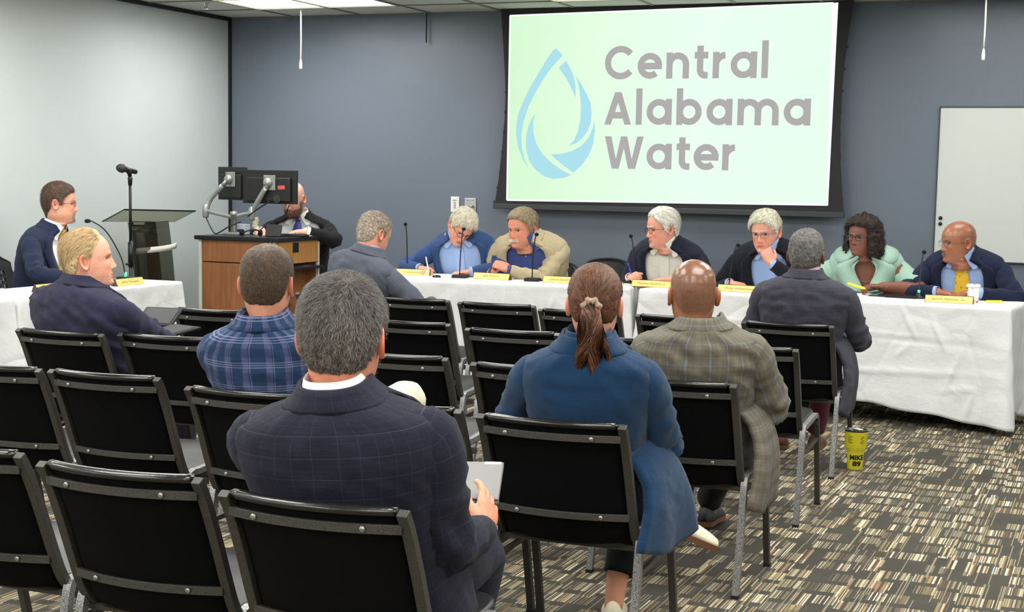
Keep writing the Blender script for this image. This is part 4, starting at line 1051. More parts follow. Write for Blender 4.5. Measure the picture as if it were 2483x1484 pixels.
def hand_geo(side, curl=(.35, .45, .3), spread=.06, thumb=.5, fist=False, forearm=.12):
    """hand in its own frame: wrist at origin, fingers +y, back of hand +z; side=+1 right hand (thumb at -x)"""
    b = MB(); ts = -side
    R = []
    for y, a, c, zo in ((-.012, .026, .0185, 0), (.01, .029, .018, 0), (.035, .036, .0165, .001), (.065, .0405, .0145, .002), (.086, .0405, .0115, .001), (.094, .038, .007, -.001)):
        R.append([(a * math.cos(t) , y, zo + c * np.sign(math.sin(t)) * abs(math.sin(t)) ** .85) for t in np.linspace(0, 2 * pi, 20, endpoint=False)])
    V, F = loft(np.array(R), True, True, True); b.add(V, [f[::-1] for f in F])
    for k, (bx, L_, r) in enumerate(((.0295, .070, .0088), (.0102, .078, .0090), (-.0098, .073, .0086), (-.0285, .057, .0074))):
        bx *= ts; P = [np.array((bx * .9, .062, 0.0)), np.array((bx, .088, .001))]
        az = spread * bx / .03 * 1.2; el = 0
        segs = (L_ * .42, L_ * .32, L_ * .26); p = P[-1]; PP = list(P)
        for q, sg in enumerate(segs):
            el += curl[q] * (1 + .12 * k if q < 2 else 1); d = np.array((math.sin(az) * math.cos(el), math.cos(az) * math.cos(el), -math.sin(el)))
            p = p + d * sg; PP.append(p)
        PP = catmull(np.array(PP), 5); n = len(PP); rad = np.interp(np.linspace(0, 1, n), [0, .3, .6, .92, 1], [r * 1.12, r * 1.05, r * .95, r * .8, r * .45])
        b.tube(PP, rad, 10)
    t0 = np.array((ts * .020, .012, -.004)); t1 = t0 + np.array((ts * .022, .022, -.008)); az = thumb
    t2 = t1 + np.array((ts * math.sin(az) * .034, math.cos(az) * .030, -.012)); t3 = t2 + np.array((ts * math.sin(az * .35) * .026, math.cos(az * .35) * .024, -.008))
    PP = catmull([t0, t1, t2, t3], 6); b.tube(PP, np.interp(np.linspace(0, 1, len(PP)), [0, .35, .7, .93, 1], [.015, .0135, .0112, .0095, .005]), 12)
    return b

def remesh(V, F, vox, sm_it=3, fac=.5):
    me = bpy.data.meshes.new('tmp'); me.from_pydata([tuple(map(float, v)) for v in V], [], F); o = bpy.data.objects.new('tmp', me); C.objects.link(o)
    r = o.modifiers.new('r', 'REMESH'); r.mode = 'VOXEL'; r.voxel_size = vox
    s = o.modifiers.new('s', 'SMOOTH'); s.factor = fac; s.iterations = sm_it
    ev = o.evaluated_get(bpy.context.evaluated_depsgraph_get()).to_mesh()
    co = np.zeros(len(ev.vertices) * 3); ev.vertices.foreach_get('co', co); F2 = [tuple(p.vertices) for p in ev.polygons]
    o.evaluated_get(bpy.context.evaluated_depsgraph_get()).to_mesh_clear(); bpy.data.objects.remove(o); bpy.data.meshes.remove(me)
    return co.reshape(-1, 3), F2

# ---- skin and cloth materials
M_skin = attr_mat('skin', rough=.48, bump=.12, bscale=420, bdist=.0006, spec=.42, sss=.12)
M_skin_shiny = attr_mat('skin_shiny', rough=.27, bump=.06, bscale=300, bdist=.0005, spec=.55, sss=.06)
M_hair = attr_mat('hair', rough=.5, bump=.6, bscale=500, bdist=.002, spec=.35)
def suiting(name, base, lines=(), weave=1.0, rough=.9, var=.12, sheen=.06):
    """cloth with woven plaid lines; lines = (axis, spacing m, width m, rgb, strength, offset)"""
    m = bpy.data.materials.new(name); m.use_nodes = True; t = NT(m); uv = t.uv(); sp = t.new('ShaderNodeSeparateXYZ'); t.link(uv, sp.inputs[0])
    n = t.noise(11, 4, uv, .6); fine = t.noise(700, 1, uv)
    c = t.mix(1.0, (*lin(base), 1), t_gray(t, t.math('ADD', t.math('MULTIPLY', n, 2 * var), 1 - var)), 'MULTIPLY')
    c = t.mix(1.0, c, t_gray(t, t.math('ADD', t.math('MULTIPLY', fine, .5 * weave), 1 - .25 * weave)), 'MULTIPLY')
    for (ax, spc, wd, rgb, st, off) in lines:
        q = t.math('FRACT', t.math('ADD', t.math('DIVIDE', sp.outputs[ax], spc), off))
        d = t.math('ABSOLUTE', t.math('SUBTRACT', q, .5)); k = t.math('LESS_THAN', d, wd / spc / 2)
        k = t.math('MULTIPLY', t.math('MULTIPLY', k, st), t.math('ADD', .6, t.math('MULTIPLY', fine, .8)), clamp=True)
        c = t.mix(k, c, lin(rgb))
    t.link(c, t.bsdf.inputs['Base Color']); t.bsdf.inputs['Roughness'].default_value = rough; t.bsdf.inputs['Specular IOR Level'].default_value = .2
    t.bsdf.inputs['Sheen Weight'].default_value = sheen; t.bsdf.inputs['Sheen Roughness'].default_value = .5
    t.bump(t.math('ADD', fine, t.math('MULTIPLY', t.noise(22, 4, uv), 4.0)), .45, .005); return m

def wrinkle(V, seed, amp=.006, drag=None):
    """cloth folds: noise displacement stretched along one direction"""
    A = np.array([[11, 0, 9], [0, 11, 5], [-4, 3, 12]]) if drag is None else drag
    Q = V @ A.T + seed * 3.1
    n = np.array([noise.noise(Vector(q)) for q in Q]); n2 = np.array([noise.noise(Vector(q * 2.3)) for q in Q])
    c = V.mean(0); d = V - c; d[:, 2] *= .1; d /= np.linalg.norm(d, axis=1)[:, None] + 1e-9
    return V + d * ((-np.abs(n) * 1.6 + .3 + n2 * .4) * amp)[:, None]

def sheet(T, t0, t1, nt, w0, nph, off, seed=None, amp=.0, e=2.4, closed=False, hem=None):
    """garment surface round the torso between fractions t0..t1; w0(t) = half opening angle at the front"""
    R = []; UV = []; tt = np.linspace(t0, t1, nt); acc = 0; prev = None
    for i, t in enumerate(tt):
        w_ = w0(t); ph = np.linspace(w_, 2 * pi - w_, nph, endpoint=not closed)
        o_ = off(t) if callable(off) else off
        r = T.ring(t, ph, o_, e)
        if hem is not None: r = hem(t, ph, r)
        R.append(r)
        if prev is not None: acc += np.linalg.norm(r[nph // 2] - prev)
        prev = r[nph // 2]; UV.append(np.c_[(ph - pi) * .19, np.full(nph, acc)])
    R = np.array(R); V, F = loft(R, closed)
    if seed is not None: V = wrinkle(V, seed, amp)
    return V, F, np.vstack(UV)

HAIR_RNG = np.random.default_rng(7)
def hairline(az, st):
    a = np.abs(az)
    zf = st.get('front', .078); tp = st.get('temple', .055); nape = st.get('nape', -.092); ear = st.get('ear', .022); sb = st.get('sideburn', -.012)
    return np.interp(a, [0, .45, .75, 1.05, 1.2, 1.38, 1.5, 1.8, 2.0, 2.25, 2.6, pi], [zf, zf - .004, tp, tp - .025, sb, sb, ear, ear, -.03, -.055, nape, nape])
def make_hair(G, T_, Rh, HC, hs, st, root, seed):
    """shell plus ribbons following the scalp grid"""
    rng = np.random.default_rng(seed); nz, na = G.shape[:2]; P = G.reshape(-1, 3)
    az = np.arctan2(P[:, 0], P[:, 1] + .012)
    m = sm((P[:, 2] - hairline(az, st)) / st.get('edge', .014) + .2 * n1(P, 90, seed))
    if st.get('bald'):
        bz, by = st['bald']     # bald on top: in front of by and above bz
        dtop = sm((P[:, 2] - bz) / .02) * sm((P[:, 1] - by) / .03); m = m * (1 - dtop)
    th = st.get('th', .010); tt = np.interp(P[:, 2], [-.08, 0, .06, .12], [th * .35, th * .7, th * st.get('side', 1.0), th * st.get('top', 1.25)])
    tt = tt * (1 + st.get('frontlift', 0) * sm((P[:, 1] - .02) / .05) * sm((P[:, 2] - .05) / .03))
    d = P - np.array((0, -.012, .0)); d[:, 2] *= 1.0; d /= np.linalg.norm(d, axis=1)[:, None]
    cl = st.get('clump', .25); dis = tt * m * (1 + cl * n1(P * np.array((1, 1, .5)), st.get('cscale', 60), seed + 3))
    Q = P + d * (dis + .0006)[:, None]
    cols = np.array([lin(c) for c in st['cols']]); pick = np.clip((n1(Q * np.array((1, 1, .35)), 160, seed) * .9 + .5), 0, .999)
    ci = pick * (len(cols) - 1); i0 = ci.astype(int); fr = (ci - i0)[:, None]; col = cols[i0] * (1 - fr) + cols[np.minimum(i0 + 1, len(cols) - 1)] * fr
    col = col * np.interp(P[:, 2], [.0, .085], [1 + st.get('grad', 0), 1 - st.get('grad', 0)])[:, None]
    sc = st.get('scalp')
    if sc is not None:
        w_ = sm((P[:, 2] - .075) / .03) * sm((.03 - np.abs(P[:, 1] + st.get('scalp_y', .03))) / .04) * st.get('scalp_k', .6); col = col * (1 - w_[:, None]) + np.array(lin(sc)) * w_[:, None]
    ok = m > .04; F = []
    okg = ok.reshape(nz, na)
    for i in range(nz - 1):
        for k in range(na):
            k2 = (k + 1) % na
            if okg[i, k] and okg[i, k2] and okg[i + 1, k2] and okg[i + 1, k]: F.append((i * na + k, i * na + k2, (i + 1) * na + k2, (i + 1) * na + k))
    F.append(tuple((nz - 1) * na + k for k in range(na))) if okg[-1].all() else None
    W3 = lambda q: (q * hs) @ Rh.T + HC
    used = np.unique(np.concatenate([np.array(f) for f in F])) if F else np.array([], int); remap = -np.ones(len(Q), int); remap[used] = np.arange(len(used))
    b = MB(); b.add(W3(Q[used]), [tuple(remap[list(f)]) for f in F], col=col[used])
    # ribbons
    n = st.get('n', 2500); L_ = st.get('len', .016); wd = st.get('w', .0011)
    if n and len(F):
        Fq = np.array([f for f in F if len(f) == 4]); A = np.linalg.norm(np.cross(Q[Fq[:, 1]] - Q[Fq[:, 0]], Q[Fq[:, 3]] - Q[Fq[:, 0]]), axis=1)
        fi = rng.choice(len(Fq), n, p=A / A.sum()); u, v = rng.random(n), rng.random(n); f = Fq[fi]
        base = (Q[f[:, 0]] * (1 - u)[:, None] + Q[f[:, 1]] * u[:, None]) * (1 - v)[:, None] + (Q[f[:, 3]] * (1 - u)[:, None] + Q[f[:, 2]] * u[:, None]) * v[:, None]
        nr = base - np.array((0, -.012, .01)); nr /= np.linalg.norm(nr, axis=1)[:, None]
        whorl = np.array(st.get('whorl', (0, -.06, .11))); fl = base - whorl; 
        if 'flow' in st: fl = fl * (1 - st.get('flowk', .8)) + np.array(st['flow']) * st.get('flowk', .8) * .1
        if 'to' in st: fl = np.array(st['to']) - base
        fl = fl / (np.linalg.norm(fl, axis=1)[:, None] + 1e-9) + rng.normal(0, st.get('mess', .25), (n, 3)); fl -= nr * (fl * nr).sum(1)[:, None]; fl /= np.linalg.norm(fl, axis=1)[:, None]
        side = np.cross(fl, nr); lift = st.get('lift', .35)
        LL = (L_ * rng.uniform(.6, 1.2, n))[:, None]; mb = m[f[:, 0]][:, None]; LL = LL * (.35 + .65 * mb)
        p0 = base - nr * .001; p1 = base + fl * LL * .5 + nr * (LL * lift * .5 - (LL * .5) ** 2 / .18); p2 = base + fl * LL * .97 + nr * (LL * lift * .55 - LL ** 2 / .18)
        V = np.stack([p0 - side * wd / 2, p0 + side * wd / 2, p1 - side * wd * .4, p1 + side * wd * .4, p2 - side * wd * .1, p2 + side * wd * .1], 1)
        cc = cols[rng.integers(0, len(cols), n)] * rng.uniform(.75, 1.25, (n, 1)); cc = cc * (np.interp(base[:, 2], [.0, .085], [1 + st.get('grad', 0), 1 - st.get('grad', 0)]))[:, None]; cc = np.repeat(cc[:, None, :], 6, 1).reshape(-1, 3)
        idx = np.arange(n)[:, None] * 6; FF = np.concatenate([idx + np.array([[0, 1, 3, 2]]), idx + np.array([[2, 3, 5, 4]])])
        b.add(W3(V.reshape(-1, 3)), FF.tolist(), col=np.clip(cc, 0, 1))
    o = b.build('hair', M_hair, root, True, col=True); return o, Q

def strands(b, P0, D, L_, wd, cols, rng, seg=4, curl=.0, cf=60, taper=.2, nrm=None):
    """ribbons starting at P0 along D, curling"""
    n = len(P0); D = D / (np.linalg.norm(D, axis=1)[:, None] + 1e-9); pts = [P0]; p = P0.copy(); d = D.copy(); ph = rng.uniform(0, 6.28, n); ax = rng.normal(0, 1, (n, 3)); ax -= D * (ax * D).sum(1)[:, None]; ax /= np.linalg.norm(ax, axis=1)[:, None]; bx = np.cross(D, ax)
    for k in range(seg):
        t = (k + 1) / seg; p = P0 + D * (L_ * t)[:, None] + ax * (np.sin(ph + t * cf) * curl)[:, None] + bx * (np.cos(ph + t * cf) * curl)[:, None]; pts.append(p)
    w_ = ax * wd / 2; V = []
    for k, q in enumerate(pts): f = 1 - (1 - taper) * k / seg; V += [q - w_ * f, q + w_ * f]
    V = np.stack(V, 1).reshape(-1, 3); m = 2 * (seg + 1); idx = np.arange(n)[:, None] * m; F = []
    for k in range(seg): F += (idx + np.array([[2 * k, 2 * k + 1, 2 * k + 3, 2 * k + 2]])).tolist()
    cc = cols[rng.integers(0, len(cols), n)] * rng.uniform(.7, 1.3, (n, 1)); b.add(V, F, col=np.clip(np.repeat(cc, m, 0), 0, 1))
def bob_hair(st, Rh, HC, hs, root, seed):
    rng = np.random.default_rng(seed); W3 = lambda q: (q * hs) @ Rh.T + HC; cols = np.array([lin(c) for c in st['cols']])
    nt, na = 60, 90; R = []; nr = []
    zk = [-.135, -.125, -.10, -.04, .02, .07, .11, .14, .155]; ak = [.094, .122, .134, .132, .124, .114, .094, .060, .004]; bk = [.096, .124, .138, .140, .138, .132, .110, .066, .006]
    for z in np.linspace(-.132, .155, nt):
        a = np.interp(z, zk, ak); bb = np.interp(z, zk, bk); z0 = .058; op = .92 * (1 - sm((z - z0) / .035)) * (1 + .12 * sm((-z - .03) / .08)) 
        ph = np.linspace(op, 2 * pi - op, na); x = a * np.sin(ph); y = -.012 + np.where(np.cos(ph) > 0, (.108 if z < .1 else .108 * (.155 - z) / .055) * np.cos(ph) * min(1, bb / .09), bb * np.cos(ph))
        # front edges tuck to the cheeks
        k = np.exp(-((np.minimum(ph, 2 * pi - ph) - op) / .22) ** 2) * (z < z0); x = x * (1 - .30 * k)
        R.append(np.stack([x, y, np.full(na, z) + .012 * np.sin(ph * 3 + seed) * (z < -.1)], -1))
    V, F = loft(np.array(R), False); d = V - np.array((0, -.012, 0)); d /= np.linalg.norm(d, axis=1)[:, None]
    V2 = V + d * (n1(V, 42, seed) * .014 + n1(V, 110, seed) * .008)[:, None]; c0 = cols[0] * (1 + .5 * n1(V, 90))[:, None]
    b = MB(); b.add(W3(V2), F, col=np.clip(c0, 0, 1)); n = st.get('n', 7000); ii = rng.integers(0, len(V), n)
    dd = d[ii] * .5 + np.array((0, 0, -1.0)) + rng.normal(0, .55, (n, 3)); tmp = MB(); strands(tmp, V2[ii] - d[ii] * .004, dd, rng.uniform(.015, .034, n), .0016, cols, rng, 5, .004, 7)
    b.add(W3(np.vstack(tmp.V)), tmp.F, col=np.vstack(tmp.COL)); o = b.build('hair', M_hair, root, True, col=True); so = None
def ponytail(st, Rh, HC, hs, root, seed):
    rng = np.random.default_rng(seed); cols = np.array([lin(c) for c in st['cols']]); r0 = root
    base = Rh @ (np.array(st['at']) * hs) + HC; b = MB(); locks = st['locks']
    for li, (off, path) in enumerate(locks):
        P = catmull(np.array([base] + [base + np.array(p) for p in path]), 10); n = len(P); T_, N_, B_ = frames(P); rad = np.interp(np.linspace(0, 1, n), [0, .08, .35, .75, 1], [.012, .020, .024, .015, .003]) * off
        V, F, UV = tube(P, rad * .8, 10); cc = cols[li % len(cols)]; b.add(V, F, col=cc * .7)
        m = st.get('n', 2600); ph = rng.uniform(0, 2 * pi, m); rr = np.sqrt(rng.random(m)); s0 = rng.uniform(0, .8, m) ** 1.3; ln = rng.uniform(.18, .4, m); pts = []
        for k in range(6):
            s_ = np.clip(s0 + ln * k / 5, 0, 1) * (n - 1); i0 = np.minimum(s_.astype(int), n - 2); fr = (s_ - i0)[:, None]; c_ = P[i0] * (1 - fr) + P[i0 + 1] * fr; R_ = (rad[i0] * (1 - fr[:, 0]) + rad[i0 + 1] * fr[:, 0]) * (.75 + .5 * rr) + .0015
            a_ = ph + .9 * np.sin(s_ * .22 + li * 2 + 1.5 * rr); pts.append(c_ + N_[i0] * (R_ * np.cos(a_))[:, None] + B_[i0] * (R_ * np.sin(a_))[:, None])
        tan = N_[np.minimum((s0 * (n - 1)).astype(int), n - 2)] * (-np.sin(ph))[:, None] + B_[np.minimum((s0 * (n - 1)).astype(int), n - 2)] * np.cos(ph)[:, None]
        V = []
        for k, q in enumerate(pts): w_ = .0010 * (1 - .8 * (k / 5) ** 2); V += [q - tan * w_ / 2, q + tan * w_ / 2]
        V = np.stack(V, 1).reshape(-1, 3); idx = np.arange(m)[:, None] * 12; F = []
        for k in range(5): F += (idx + np.array([[2 * k, 2 * k + 1, 2 * k + 3, 2 * k + 2]])).tolist()
        zt = (V[:, 2] - V[:, 2].min()) / np.ptp(V[:, 2]); cc = np.repeat(cols[rng.integers(0, len(cols), m)] * rng.uniform(.6, 1.4, (m, 1)), 12, 0); b.add(V, F, col=np.clip(cc, 0, 1))
    b.build('ponytail', M_hair, root, True, col=True)
    R = []
    for a in np.linspace(0, 2 * pi, 26, endpoint=False):
        c = base + np.array((math.cos(a) * .020, -.004, math.sin(a) * .020)); q = .011 * (1 + .35 * math.sin(a * 7)); R.append([c + np.array((math.cos(a) * math.cos(b_) * q, math.sin(b_) * q * 1.3, math.sin(a) * math.cos(b_) * q)) for b_ in np.linspace(0, 2 * pi, 10, endpoint=False)])
    R.append(R[0]); V, F = loft(np.array(R), True); mesh_obj('scrunchie', V, F, mat('patterned_scrunchie', (150, 128, 108), .8, var=.9, vscale=90), root)

def person(label, s):
    rng = random.Random(s.get('seed', 1)); seed = s.get('seed', 1)
    base = np.array((*s['at'], 0.0)); rz = s['rz']; root = empty('person', tuple(base), rz); tag(root, label, 'person')
    Li = Rz(-rz); W2L = lambda p: Li @ (np.array(p, float) - base); D2L = lambda d: Li @ np.array(d, float)
    hs = s.get('hs', 1.04); Rh = Rz(s['hy'] - rz) @ Rx(-s.get('pitch', 0)) @ Ry(s.get('roll', 0))
    HC = W2L(s['top']) - np.array((0, 0, .126 * hs)) - (Rh @ np.array((0, 0, 1.0)) - np.array((0, 0, 1.0))) * .02
    nk = s.get('neck', .162); npit = s.get('npitch', s.get('pitch', 0) * .4)
    hyd = (s['hy'] - rz + pi) % (2 * pi) - pi
    N = HC + Rz(hyd * .4) @ Rx(-npit) @ np.array((0, -.042 * hs, -nk * hs))
    if 'N' in s: N = W2L(s['N'])
    hip = np.array(s.get('hip', (0, 0, .50)), float)
    T = Torso(hip, N, s.get('W', 1.0), s.get('D', 1.0), s.get('shyaw', hyd * .15), s.get('bow', .02), s.get('belly', 0.0))
    skin = np.array(lin(s['skin']))
    # ---------- head, neck and trunk as one surface
    lod = s.get('lod', 1.0); G, TH = head_grid(int(104 * lod), int(100 * lod)); nz, na = G.shape[:2]
    if s.get('jowl'): 
        k = s['jowl']; G[..., 0] *= 1 + k * np.exp(-((G[..., 2] + .07) / .03) ** 2)
    Hd = (G.reshape(-1, 3) * hs) @ Rh.T + HC; Hd = Hd.reshape(nz, na, 3)
    rings = []
    ang = np.linspace(0, 1, na, endpoint=False)
    phh = TH[0]      # angles: 0 = front
    ph = (-phh) % (2 * pi)
    for t in (-.25, -.1, .1, .3, .5, .68, .8, .88, .94, .985):
        rings.append(T.ring(t, phh, -.022))
    base_r = T.ring(1.02, phh, -.012); top_r = Hd[0]
    d0 = T.frame(1.02)[3]; d1 = Rh @ np.array((0, 0, 1.0)); Ln = np.linalg.norm(top_r.mean(0) - base_r.mean(0))
    for u in np.linspace(0, 1, 9)[:-1]:
        h0, h1, h2, h3 = 2 * u ** 3 - 3 * u ** 2 + 1, u ** 3 - 2 * u ** 2 + u, -2 * u ** 3 + 3 * u ** 2, u ** 3 - u ** 2
        rings.append(h0 * base_r + h1 * d0 * Ln + h2 * top_r + h3 * d1 * Ln)
    nb = len(rings); allr = np.concatenate([np.array(rings), Hd]); V, F = loft(allr, True, True, True)
    F = [f[::-1] for f in F]
    # ---------- skin colours
    g = G.reshape(-1, 3); col = np.tile(skin, (len(V), 1)); hc = np.tile(skin, (len(g), 1)); X, Y, Z = g.T; fr = Y > .03
    def blend(w_, c):
        nonlocal hc
        w_ = np.clip(w_, 0, 1)[:, None]; hc = hc * (1 - w_) + np.array(c) * w_
    red = skin * np.array((1.08, .72, .68)); k = s.get('ruddy', .35)
    blend(k * fr * np.exp(-((np.abs(X) - .038) / .02) ** 2 - ((Z + .03) / .022) ** 2), red); blend(k * fr * np.exp(-(X / .016) ** 2 - ((Z + .032) / .012) ** 2), red)
    lip = np.array(lin(s.get('lips', tuple(int(c * f) for c, f in zip(s['skin'], (.86, .62, .60))))))
    blend(.85 * fr * np.exp(-(X / .024) ** 6) * np.exp(-((Z + .0668) / .0085) ** 4), lip); blend(.6 * fr * np.exp(-(X / .023) ** 6) * np.exp(-((Z + .0665) / .0016) ** 2), lip * .3)
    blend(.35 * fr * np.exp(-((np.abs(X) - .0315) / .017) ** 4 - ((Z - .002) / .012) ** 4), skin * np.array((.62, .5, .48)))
    if s.get('brow') is not None:
        bz = .0215 + .004 * np.cos((np.abs(X) - .032) / .02); blend(.85 * fr * np.exp(-((np.abs(X) - .031) / .0185) ** 6) * np.exp(-((Z - bz) / .0042) ** 2) * (.7 + .3 * n1(g, 900)), lin(s['brow']))
    if s.get('beard') is not None:
        bc, dens, shape = s['beard']; az = np.arctan2(np.abs(X), Y + .012)
        jaw = sm((-.048 - Z + .0 * az) / .012) * sm((Z + .135) / .012) * sm((1.45 - az) / .15)
        side = sm((az - .85) / .25) * sm((1.42 - az) / .12) * sm((.0 - Z) / .02) * sm((Z + .13) / .02)
        mus = np.exp(-(X / .030) ** 4) * np.exp(-((Z + .0545) / .0065) ** 2) * fr
        chin = np.exp(-(X / .024) ** 4) * sm((-.078 - Z) / .006) * sm((Z + .122) / .01) * fr; gt = np.maximum(mus, np.maximum(chin, fr * np.exp(-((np.abs(X) - .027) / .006) ** 2) * sm((-.052 - Z) / .006) * sm((Z + .1) / .01)))
        w_ = {'full': np.maximum(np.maximum(jaw, side), mus) * (1 - np.exp(-(X / .021) ** 4) * np.exp(-((Z + .0668) / .008) ** 4)), 'goatee': gt, 'mustache': mus}[shape]
        blend(dens * w_ * (.75 + .5 * n1(g, 700)), lin(bc)); s['_bw'] = w_
    if s.get('stub') is not None:
        sc_, dn, stl = s['stub']; az = np.arctan2(X, Y + .012); w_ = sm((Z - hairline(az, stl)) / .02)
        if stl.get('bald'): w_ = w_ * (1 - .85 * sm((Z - stl['bald'][0]) / .03) * sm((Y - stl['bald'][1]) / .04))
        blend(dn * w_ * (.85 + .3 * n1(g, 400)), lin(sc_))
    sp = n1(g, 120, seed); hc = hc * (1 + .10 * sp)[:, None]
    col[nb * na:] = hc
    b = MB(); b.add(V, F, col=np.clip(col, 0, 1))
    for sd in (-1, 1):
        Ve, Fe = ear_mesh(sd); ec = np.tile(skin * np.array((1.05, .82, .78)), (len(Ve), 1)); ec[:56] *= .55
        b.add((Ve * hs) @ Rh.T + HC, Fe, col=ec)
    # ---------- arms
    sleeve_geo = []
    arm_out = {}
    for key, sd in (('R', 1), ('L', -1)):
        A = s.get(key)
        if A is None: continue
        S_ = T.pt(sd * .172 * T.W, -.008, .80); wt = W2L(A['w']); hint = D2L(A.get('hint', (sd * .4, 0, -1)))
        if not A.get('hint'): hint = np.array((sd * .6, -.3, -1.0))
        l1, l2 = A.get('l', (.275, .25)); E_, Wr = ik(S_, wt, l1, l2, hint)
        fd = D2L(A['fd']) if 'fd' in A else Wr - E_; fd = fd / np.linalg.norm(fd)
        dz = D2L(A.get('dz', (0, 0, 1))); dz = dz - fd * (dz @ fd); dz /= np.linalg.norm(dz); dx = np.cross(fd, dz)
        Rm = np.array([dx, fd, dz]).T
        hg = hand_geo(sd, A.get('curl', (.35, .45, .3)), A.get('spread', .06), A.get('thumb', .5)); hV = np.vstack(hg.V) * A.get('hsz', 1.0)
        hb = MB(); hb.add(hV @ Rm.T + Wr, hg.F)
        ad = (Wr - E_) / np.linalg.norm(Wr - E_)
        bare = s.get('bare', False); q0 = Wr + fd * .012
        if bare: PP = catmull([S_, S_ + (E_ - S_) * .5, E_ + (-.008) * np.array((0, 0, 0)), E_ + (Wr - E_) * .45, Wr, q0], 6); rr = np.interp(np.linspace(0, 1, len(PP)), [0, .2, .4, .6, .8, 1], [.064, .060, .050, .047, .030, .024])
        else: PP = catmull([E_ + (Wr - E_) * .45, E_ + (Wr - E_) * .75, Wr, q0], 6); rr = np.interp(np.linspace(0, 1, len(PP)), [0, .5, .85, 1], [.034, .028, .0235, .0225])
        rr = rr * s.get('armk', 1.0)
        hb.tube(PP, np.c_[rr, rr * .9], 16, up=tuple(dz))
        V2, F2 = remesh(np.vstack(hb.V), hb.F, A.get('vox', .0042), 3)
        kc = skin * np.array((1.03, .94, .92)); nc = n1(V2, 60, seed); b.add(V2, F2, col=kc * (1 + .12 * nc)[:, None])
        if not bare: b.tube([S_, E_, E_ + (Wr - E_) * .5], [.036, .030, .028], 12, col=skin)
        arm_out[key] = (S_, E_, Wr, ad, Rm)
    if s.get('ankle'):
        for P in s['ankle']: 
            P = [W2L(p) for p in P]; b.tube(catmull(P, 5), np.interp(np.linspace(0, 1, 5 * (len(P) - 1) + 1), [0, .6, 1], [.046, .036, .030]), 14, col=skin * np.array((.95, .85, .8)))
    body = b.build('body', M_skin_shiny if s.get('shiny') else M_skin, root, True, col=True)
    H = lambda x, y, z: Rh @ (np.array((x, y, z)) * hs) + HC
    # ---------- eyes
    if s.get('face', True):
        for sd in (-1, 1):
            V_ = []; F_ = []; n1_, n2_ = 12, 16; cc = []
            for i in range(n1_ + 1):
                el = pi / 2 * i / n1_ * 1.15
                for k in range(n2_):
                    a = 2 * pi * k / n2_; v = np.array((math.sin(el) * math.cos(a), math.cos(el), math.sin(el) * math.sin(a))) * .0134
                    V_.append(H(sd * .0315 + v[0], .0602 + v[1], .0035 + v[2])); 
                    cc.append(lin((12, 10, 10)) if i <= 2 else (lin(s.get('iris', (74, 60, 46))) if i <= 4 else lin((206, 198, 190))))
            for i in range(n1_):
                for k in range(n2_): F_.append((i * n2_ + k, i * n2_ + (k + 1) % n2_, (i + 1) * n2_ + (k + 1) % n2_, (i + 1) * n2_ + k))
            mesh_obj('eye', V_, [f[::-1] for f in F_], M_eye, root, True, col=np.array(cc))
    # ---------- hair
    if s.get('hair'): make_hair(G, TH, Rh, HC, hs, s['hair'], root, seed)
    if s.get('beard') is not None and s.get('bn', 900):
        # beard / moustache strands
        w_ = s['_bw']; idx = np.where(w_ > .35)[0]; rg = np.random.default_rng(seed); n = s.get('bn', 900); ii = rg.choice(idx, n); p = g[ii] + rg.normal(0, .001, (n, 3))
        nr = p - np.array((0, .0, p[:, 2].mean())); nr[:, 2] = 0; nr /= np.linalg.norm(nr, axis=1)[:, None]; dn = np.array((0, .1, -1.0)) + rg.normal(0, .3, (n, 3)) + np.c_[np.sign(p[:, 0]) * .4, np.zeros(n), np.zeros(n)]; dn /= np.linalg.norm(dn, axis=1)[:, None]
        L_ = s.get('bl', .008); sdv = np.cross(dn, nr); q = p + dn * L_ + nr * L_ * .35; Vb = np.stack([p - sdv * .0006, p + sdv * .0006, q + sdv * .0002, q - sdv * .0002], 1).reshape(-1, 3)
        bc = np.array(lin(s['beard'][0])); cb = np.repeat(bc * rg.uniform(.7, 1.5, (n, 1)), 4, 0)
        fb = (np.arange(n)[:, None] * 4 + np.array([[0, 1, 2, 3]])).tolist(); mesh_obj({'full': 'beard', 'goatee': 'goatee', 'mustache': 'mustache'}[s['beard'][2]], (Vb * hs) @ Rh.T + HC, fb, M_hair, root, True, col=np.clip(cb, 0, 1))
    if s.get('bob'): bob_hair(s['bob'], Rh, HC, hs, root, seed)
    if s.get('pony'): ponytail(s['pony'], Rh, HC, hs, root, seed)
    # ---------- glasses
    if s.get('glasses'):
        gm, half = s['glasses']; gb = MB(); lens = MB(); gy = .0945
        for sd in (-1, 1):
            P = []
            for a in np.linspace(0, 2 * pi, 25):
                c_, s_ = math.cos(a), math.sin(a); P.append(H(sd * .033 + .0235 * np.sign(c_) * abs(c_) ** .75, gy - abs(.0235 * c_ * 1) * .12 * (1 if c_ * sd > 0 else -.3), .0005 + .0165 * np.sign(s_) * abs(s_) ** .75))
            gb.tube(P, .0012 if half else .0017, 6, False)
            lens.add(np.array(P), [tuple(range(24))])
            gb.tube([H(sd * .0555, gy - .004, .006), H(sd * .072, .078, .007), H(sd * .0785, .03, .005), H(sd * .080, -.012, .003), H(sd * .080, -.03, -.012)], .0014, 6)
        gb.tube([H(-.011, gy, .004), H(0, gy + .002, .006), H(.011, gy, .004)], .0013, 6)
        go = gb.build('glasses', gm, root, True); lens.build('lens', M_lens, go)
    # ---------- clothes
    K = s.get('kind', 'jacket'); jm = s.get('jm'); 
